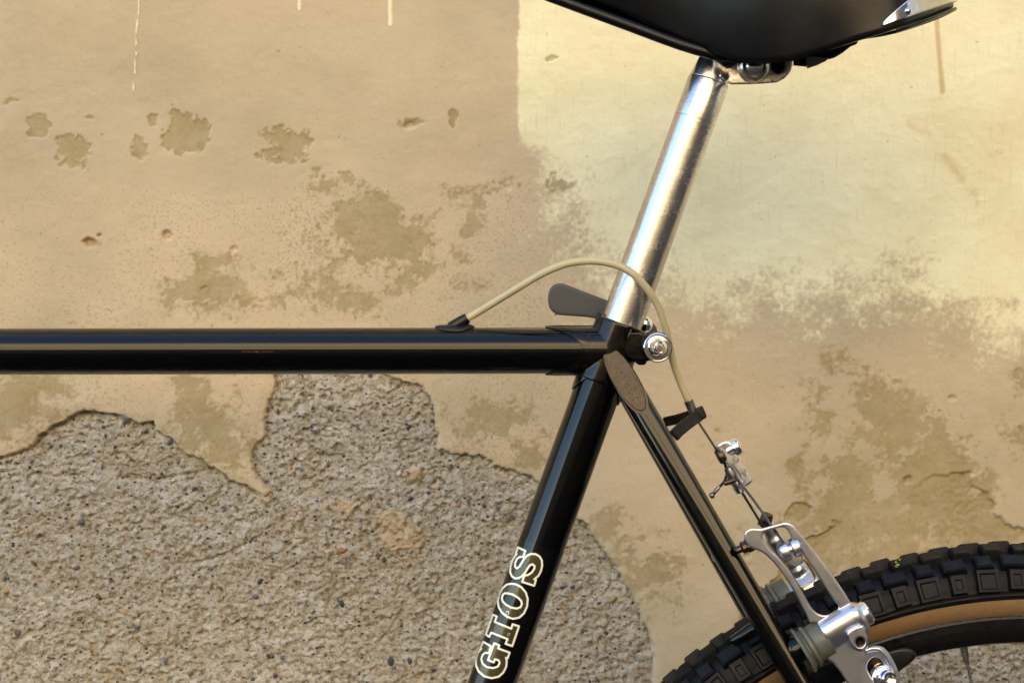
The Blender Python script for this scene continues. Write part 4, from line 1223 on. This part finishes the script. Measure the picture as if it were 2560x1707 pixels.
# tread blocks
def knob_mesh(lx, ly, hh, win=None, skew=0.0, top=0.84):
    bx, by = lx / 2, ly / 2
    vs = [(-bx, -by, -0.003), (bx, -by, -0.003), (bx, by, -0.003), (-bx, by, -0.003),
          (-bx * top + skew, -by * top, hh), (bx * top + skew, -by * top, hh), (bx * top + skew, by * top, hh), (-bx * top + skew, by * top, hh)]
    fc = [(0, 1, 5, 4), (1, 2, 6, 5), (2, 3, 7, 6), (3, 0, 4, 7)]
    if win:
        wx, wy, dp, oy = win
        vs += [(x_ * wx, y_ * wy + oy, hh) for x_, y_ in ((-1, -1), (1, -1), (1, 1), (-1, 1))] + [(x_ * wx * 0.8, y_ * wy * 0.8 + oy, hh - dp) for x_, y_ in ((-1, -1), (1, -1), (1, 1), (-1, 1))]
        for k in range(4):
            k2 = (k + 1) % 4
            fc += [(4 + k, 4 + k2, 8 + k2, 8 + k), (8 + k, 8 + k2, 12 + k2, 12 + k)]
        fc.append((12, 13, 14, 15))
    else:
        fc.append((4, 5, 6, 7))
    bm = bmesh.new()
    bv = [bm.verts.new(v) for v in vs]
    for f_ in fc: bm.faces.new([bv[i] for i in f_])
    te = [e for e in bm.edges if all(v.co.z > hh * 0.9 for v in e.verts) and not win]
    if te:
        bmesh.ops.bevel(bm, geom=te, offset=0.0007, segments=2, affect='EDGES')
    bmesh.ops.recalc_face_normals(bm, faces=bm.faces)
    me = bpy.data.meshes.new('tread_block'); bm.to_mesh(me); bm.free()
    me.materials.append(M['rubber'])
    return me
K_c = knob_mesh(0.0125, 0.0115, 0.0058, None, 0.0)
K_s = knob_mesh(0.0128, 0.0105, 0.0050, None, 0.0, 0.72)
K_s2 = knob_mesh(0.0168, 0.0095, 0.0050, None, 0.0, 0.80)
K_w = knob_mesh(0.0150, 0.0150, 0.0040, (0.0052, 0.0050, 0.0009, -0.0004), 0, 0.88)
K_n = knob_mesh(0.0108, 0.0140, 0.0040, (0.0023, 0.0034, 0.0008, -0.0004), 0, 0.80)
NP = 112
rest = bmesh.new()
def knob_matrix(th, al, sg):
    rad = Vector((-math.sin(th), 0, math.cos(th)))           # th measured forward (left) from the top
    tan = Vector((math.cos(th), 0, math.sin(th)))
    nrm = rad * math.cos(al) + Vector((0, -sg, 0)) * math.sin(al)
    lat = nrm.cross(tan)
    pos = WC + rad * (r0 + ca * math.cos(al)) + Vector((0, -sg, 0)) * ca * math.sin(al)
    return Matrix(((tan.x, lat.x, nrm.x, pos.x), (tan.y, lat.y, nrm.y, pos.y), (tan.z, lat.z, nrm.z, pos.z), (0, 0, 0, 1)))
for i in range(NP):
    th0 = 2 * math.pi * (i + 0.22) / NP
    deg = math.degrees(th0)
    for sg in (1, -1):
        ph = 0 if sg > 0 else 0.5
        for me_, al, dt in ((K_c, 15, 0.0), (K_s if i % 2 else K_s2, 41, 0.42), (K_w if i % 2 else K_n, 69, 0.42)):
            th = th0 + 2 * math.pi * (ph + dt) / NP
            mw = knob_matrix(th, math.radians(al), sg) @ Matrix.Rotation(random.uniform(-0.06, 0.06), 4, 'Z') @ Matrix.Diagonal((random.uniform(0.94, 1.05), random.uniform(0.95, 1.05), random.uniform(0.82, 1.06), 1))
            if deg < 58 or deg > 354:
                o = bpy.data.objects.new('tread_block', me_); COL.objects.link(o)
                o.parent = tyre; o.matrix_local = mw
            else:
                t_ = me_.copy(); t_.transform(mw); rest.from_mesh(t_); bpy.data.meshes.remove(t_)
me = bpy.data.meshes.new('tread'); rest.to_mesh(me); rest.free()
me.materials.append(M['rubber'])
tr = bpy.data.objects.new('tread', me); COL.objects.link(tr); tr.parent = tyre; tr['kind'] = 'stuff'

# spokes, nipples, hub
hub = lathe('hub', [(0.006, -0.06), (0.006, -0.032), (0.022, -0.031), (0.022, -0.028), (0.012, -0.025), (0.010, 0), (0.012, 0.025), (0.022, 0.028), (0.022, 0.031), (0.006, 0.032), (0.006, 0.06)], WC, (0, 1, 0), M['bright'], B, 32)
th_v = math.atan2(2558 - 2410, 2712 - 1625)
for i in range(36):
    th = th_v + 2 * math.pi * i / 36
    rad = Vector((-math.sin(th), 0, math.cos(th)))
    rr = r_e - 0.0180
    a = WC + rad * (rr - 0.004)
    sg = -1 if i % 2 == 0 else 1
    tw = (1 if i % 4 < 2 else -1) * math.radians(82)
    th2 = th - tw if True else th
    b_ = WC + Vector((-math.sin(th2), 0, math.cos(th2))) * 0.0205 + Vector((0, 0.0295 * sg, 0))
    sp_ = tube('spoke', [a, b_], 0.0009, M['steel'], rim, 8)
    dirn = (b_ - a).normalized()
    tube('nipple', [WC + rad * (rr + 0.002), a + dirn * 0.003, a + dirn * 0.0032, a + dirn * 0.008], [0.0024, 0.0024, 0.0019, 0.0016], M['steel'], sp_, 8, smooth=20)

# ---- decal on the seat tube
def T(pts): return [CT(*p) for p in pts]
letters = {
 'S': [T([(660, 118), (740, 155), (718, 218), (680, 218), (650, 240), (630, 285), (630, 325), (650, 342), (675, 325), (697, 290), (725, 242), (760, 205), (800, 187), (850, 190), (890, 213), (915, 255), (919, 310), (906, 370), (880, 420), (834, 457), (853, 464), (834, 525), (708, 485), (730, 420), (770, 412), (810, 385), (838, 343), (840, 315), (818, 297), (790, 305), (765, 340), (735, 390), (705, 425), (670, 444), (630, 448), (597, 425), (578, 380), (582, 320), (600, 260), (625, 215), (648, 188), (638, 180)])],
 'O': [T([(590, 505), (640, 511), (700, 545), (745, 600), (765, 670), (757, 750), (725, 820), (675, 865), (610, 878), (545, 857), (490, 812), (457, 755), (445, 690), (460, 620), (495, 555), (540, 515)]),
       T([(545, 605), (600, 617), (660, 650), (695, 685), (705, 720), (690, 755), (650, 770), (590, 760), (530, 727), (497, 692), (488, 660), (498, 625), (518, 607)])],
 'I': [T([(393, 835), (435, 855), (412, 912), (590, 985), (605, 938), (672, 960), (600, 1168), (530, 1145), (552, 1095), (375, 1025), (355, 1070), (318, 1045)])],
 'G': [T([(290, 1125), (372, 1172), (350, 1245), (310, 1240), (282, 1265), (269, 1310), (285, 1360), (330, 1395), (395, 1405), (445, 1390), (468, 1350), (455, 1320), (415, 1308), (402, 1343), (342, 1318), (408, 1140), (462, 1162), (448, 1195), (572, 1240), (550, 1300), (532, 1292), (541, 1335), (535, 1390), (505, 1450), (455, 1495), (380, 1511), (300, 1490), (242, 1440), (214, 1375), (211, 1310), (230, 1245), (270, 1197), (262, 1182)])]}
def rnd(poly, closed=True):
    return poly
pa = (st_c(1340), 1340.0)
ad = np.array([AX.x, -AX.z]); ad = ad / np.linalg.norm(ad)           # along the tube in px (down)
pd = np.array([ad[1], -ad[0]])                                        # across, to the right
if pd[0] < 0: pd = -pd
s0, s1 = 18.0, 395.0
ns_, nc_ = 330, 150
PHM = 1.48
ss, phs = np.meshgrid(np.linspace(s0, s1, ns_), np.linspace(-PHM, PHM, nc_), indexing='ij')
RPX = R_ST / S
# project each decal point into the photo to look the print up
e1 = Vector((0, -1, 0)); e2 = Vector((pd[0], 0, -pd[1]))
base = W(*pa)
co = np.zeros((ns_, nc_, 3))
rd = R_ST + 0.00012
for ax_i in range(3):
    co[..., ax_i] = base[ax_i] + AX[ax_i] * ss * S + (e1[ax_i] * np.cos(phs) + e2[ax_i] * np.sin(phs)) * rd
kk = (D + co[..., 1]) / D
du = (CX + co[..., 0] / (S * kk)).astype(np.float32); dv = (CY + (ZC - co[..., 2]) / (S * kk)).astype(np.float32)
sd = np.full(du.shape, -1e3, dtype=np.float32)
for L_, loops in letters.items():
    d_ = sdf(loops[0], du, dv)
    for hl in loops[1:]:
        d_ = np.minimum(d_, -sdf(hl, du, dv))
    sd = np.maximum(sd, d_)
chip = np.full(du.shape, -1.0, dtype=np.float32)
for (cxy, rr) in ((CT(548, 818), 5.0), (CT(562, 1045), 4.0)):
    chip = np.maximum(chip, 1 - np.hypot(du - cxy[0], (dv - cxy[1])) / rr + (fbm(du / 3, dv / 3, 2, 0.5, 5) - 0.5) * 0.9)
me = bpy.data.meshes.new('decal')
idx = np.arange(ns_ * nc_).reshape(ns_, nc_)
q = np.stack([idx[:-1, :-1], idx[1:, :-1], idx[1:, 1:], idx[:-1, 1:]], -1).reshape(-1, 4)
me.from_pydata(co.reshape(-1, 3).tolist(), [], q.tolist())
for k, a in (('ink', sd), ('chip', chip)):
    at = me.attributes.new(k, 'FLOAT', 'POINT'); at.data.foreach_set('value', a.ravel().astype(np.float32))
if me.polygons[ns_ * nc_ // 2].normal.y > 0: me.flip_normals()
t = NT('printed_decal')
A_i, A_ch = t.attr('ink'), t.attr('chip')
flk = t.noise(6000, 2, 0.6)
fill = t.mix(flk, (0.050, 0.042, 0.018), (0.095, 0.080, 0.036))
c = t.mix(t.step(A_i, -3.0, -2.3), (0.0008, 0.0006, 0.0005), (0.80, 0.80, 0.66))
c = t.mix(t.step(A_i, 2.0, 2.7), c, fill)
c = t.mix(t.step(A_ch, 0.15, 0.3), c, (0.75, 0.76, 0.70))
c = t.mix(t.step(A_ch, 0.35, 0.5), c, (0.01, 0.01, 0.01))
t.set(Base_Color=c, Metallic=t.math('MULTIPLY', t.step(A_i, 1.7, 2.5), 0.5), Roughness=0.4, Coat_Weight=1.0, Coat_Roughness=0.03, Coat_IOR=1.36, Specular_IOR_Level=0.1)
dec = finish('decal', me, t.m, seat_tube, 180)
dec['label'] = 'decal reading GIOS in white outlined letters'
# streak of red paint rubbed off on the top tube
vs, fc = [], []
for i in range(46):
    px = 604 + 74 * random.random() ** 0.9
    ln = random.uniform(1.5, 9.0); hgt = random.uniform(0.004, 0.016)
    ph0 = 0.012 + random.gauss(0, 0.016)
    b0 = len(vs)
    for (a_, b_) in ((0, 0), (ln, random.uniform(-.004, .004)), (ln * 0.9, hgt), (ln * 0.15, hgt * 0.8)):
        ph = ph0 + b_
        vs.append(Vector(((px + a_ - CX) * S * (D - R_TT) / D, -math.cos(ph) * (R_TT + 0.00006), W(0, 877.5, 0).z + math.sin(ph) * (R_TT + 0.00006))))
    fc.append((b0, b0 + 1, b0 + 2, b0 + 3))
finish('paint_rub', mesh_of('paint_rub', vs, fc), M['red'], top_tube, 180)

# ---- a scrap of green caught in the tread
sp0 = w3(CG(705, 420), -0.010)
bm = bmesh.new()
for k in range(11):
    a = random.uniform(0, 6.28); l = random.uniform(0.0012, 0.0024)
    p = sp0 + Vector((random.uniform(-0.0011, 0.0011), random.uniform(-0.001, 0.001), random.uniform(-0.0036, 0.0030)))
    d_ = Vector((math.cos(a), -0.4, math.sin(a))); n_ = Vector((-math.sin(a), 0.2, math.cos(a)))
    v = [bm.verts.new(p), bm.verts.new(p + d_ * l * 0.5 + n_ * l * 0.3), bm.verts.new(p + d_ * l), bm.verts.new(p + d_ * l * 0.5 - n_ * l * 0.3)]
    bm.faces.new(v)
me = bpy.data.meshes.new('plant_sprig'); bm.to_mesh(me); bm.free()
sg_ = finish('plant_sprig', me, M['leaf'], None, 0)
sg_['label'] = 'tiny green plant sprig caught on the black tyre tread'
sg_['category'] = 'sprig'
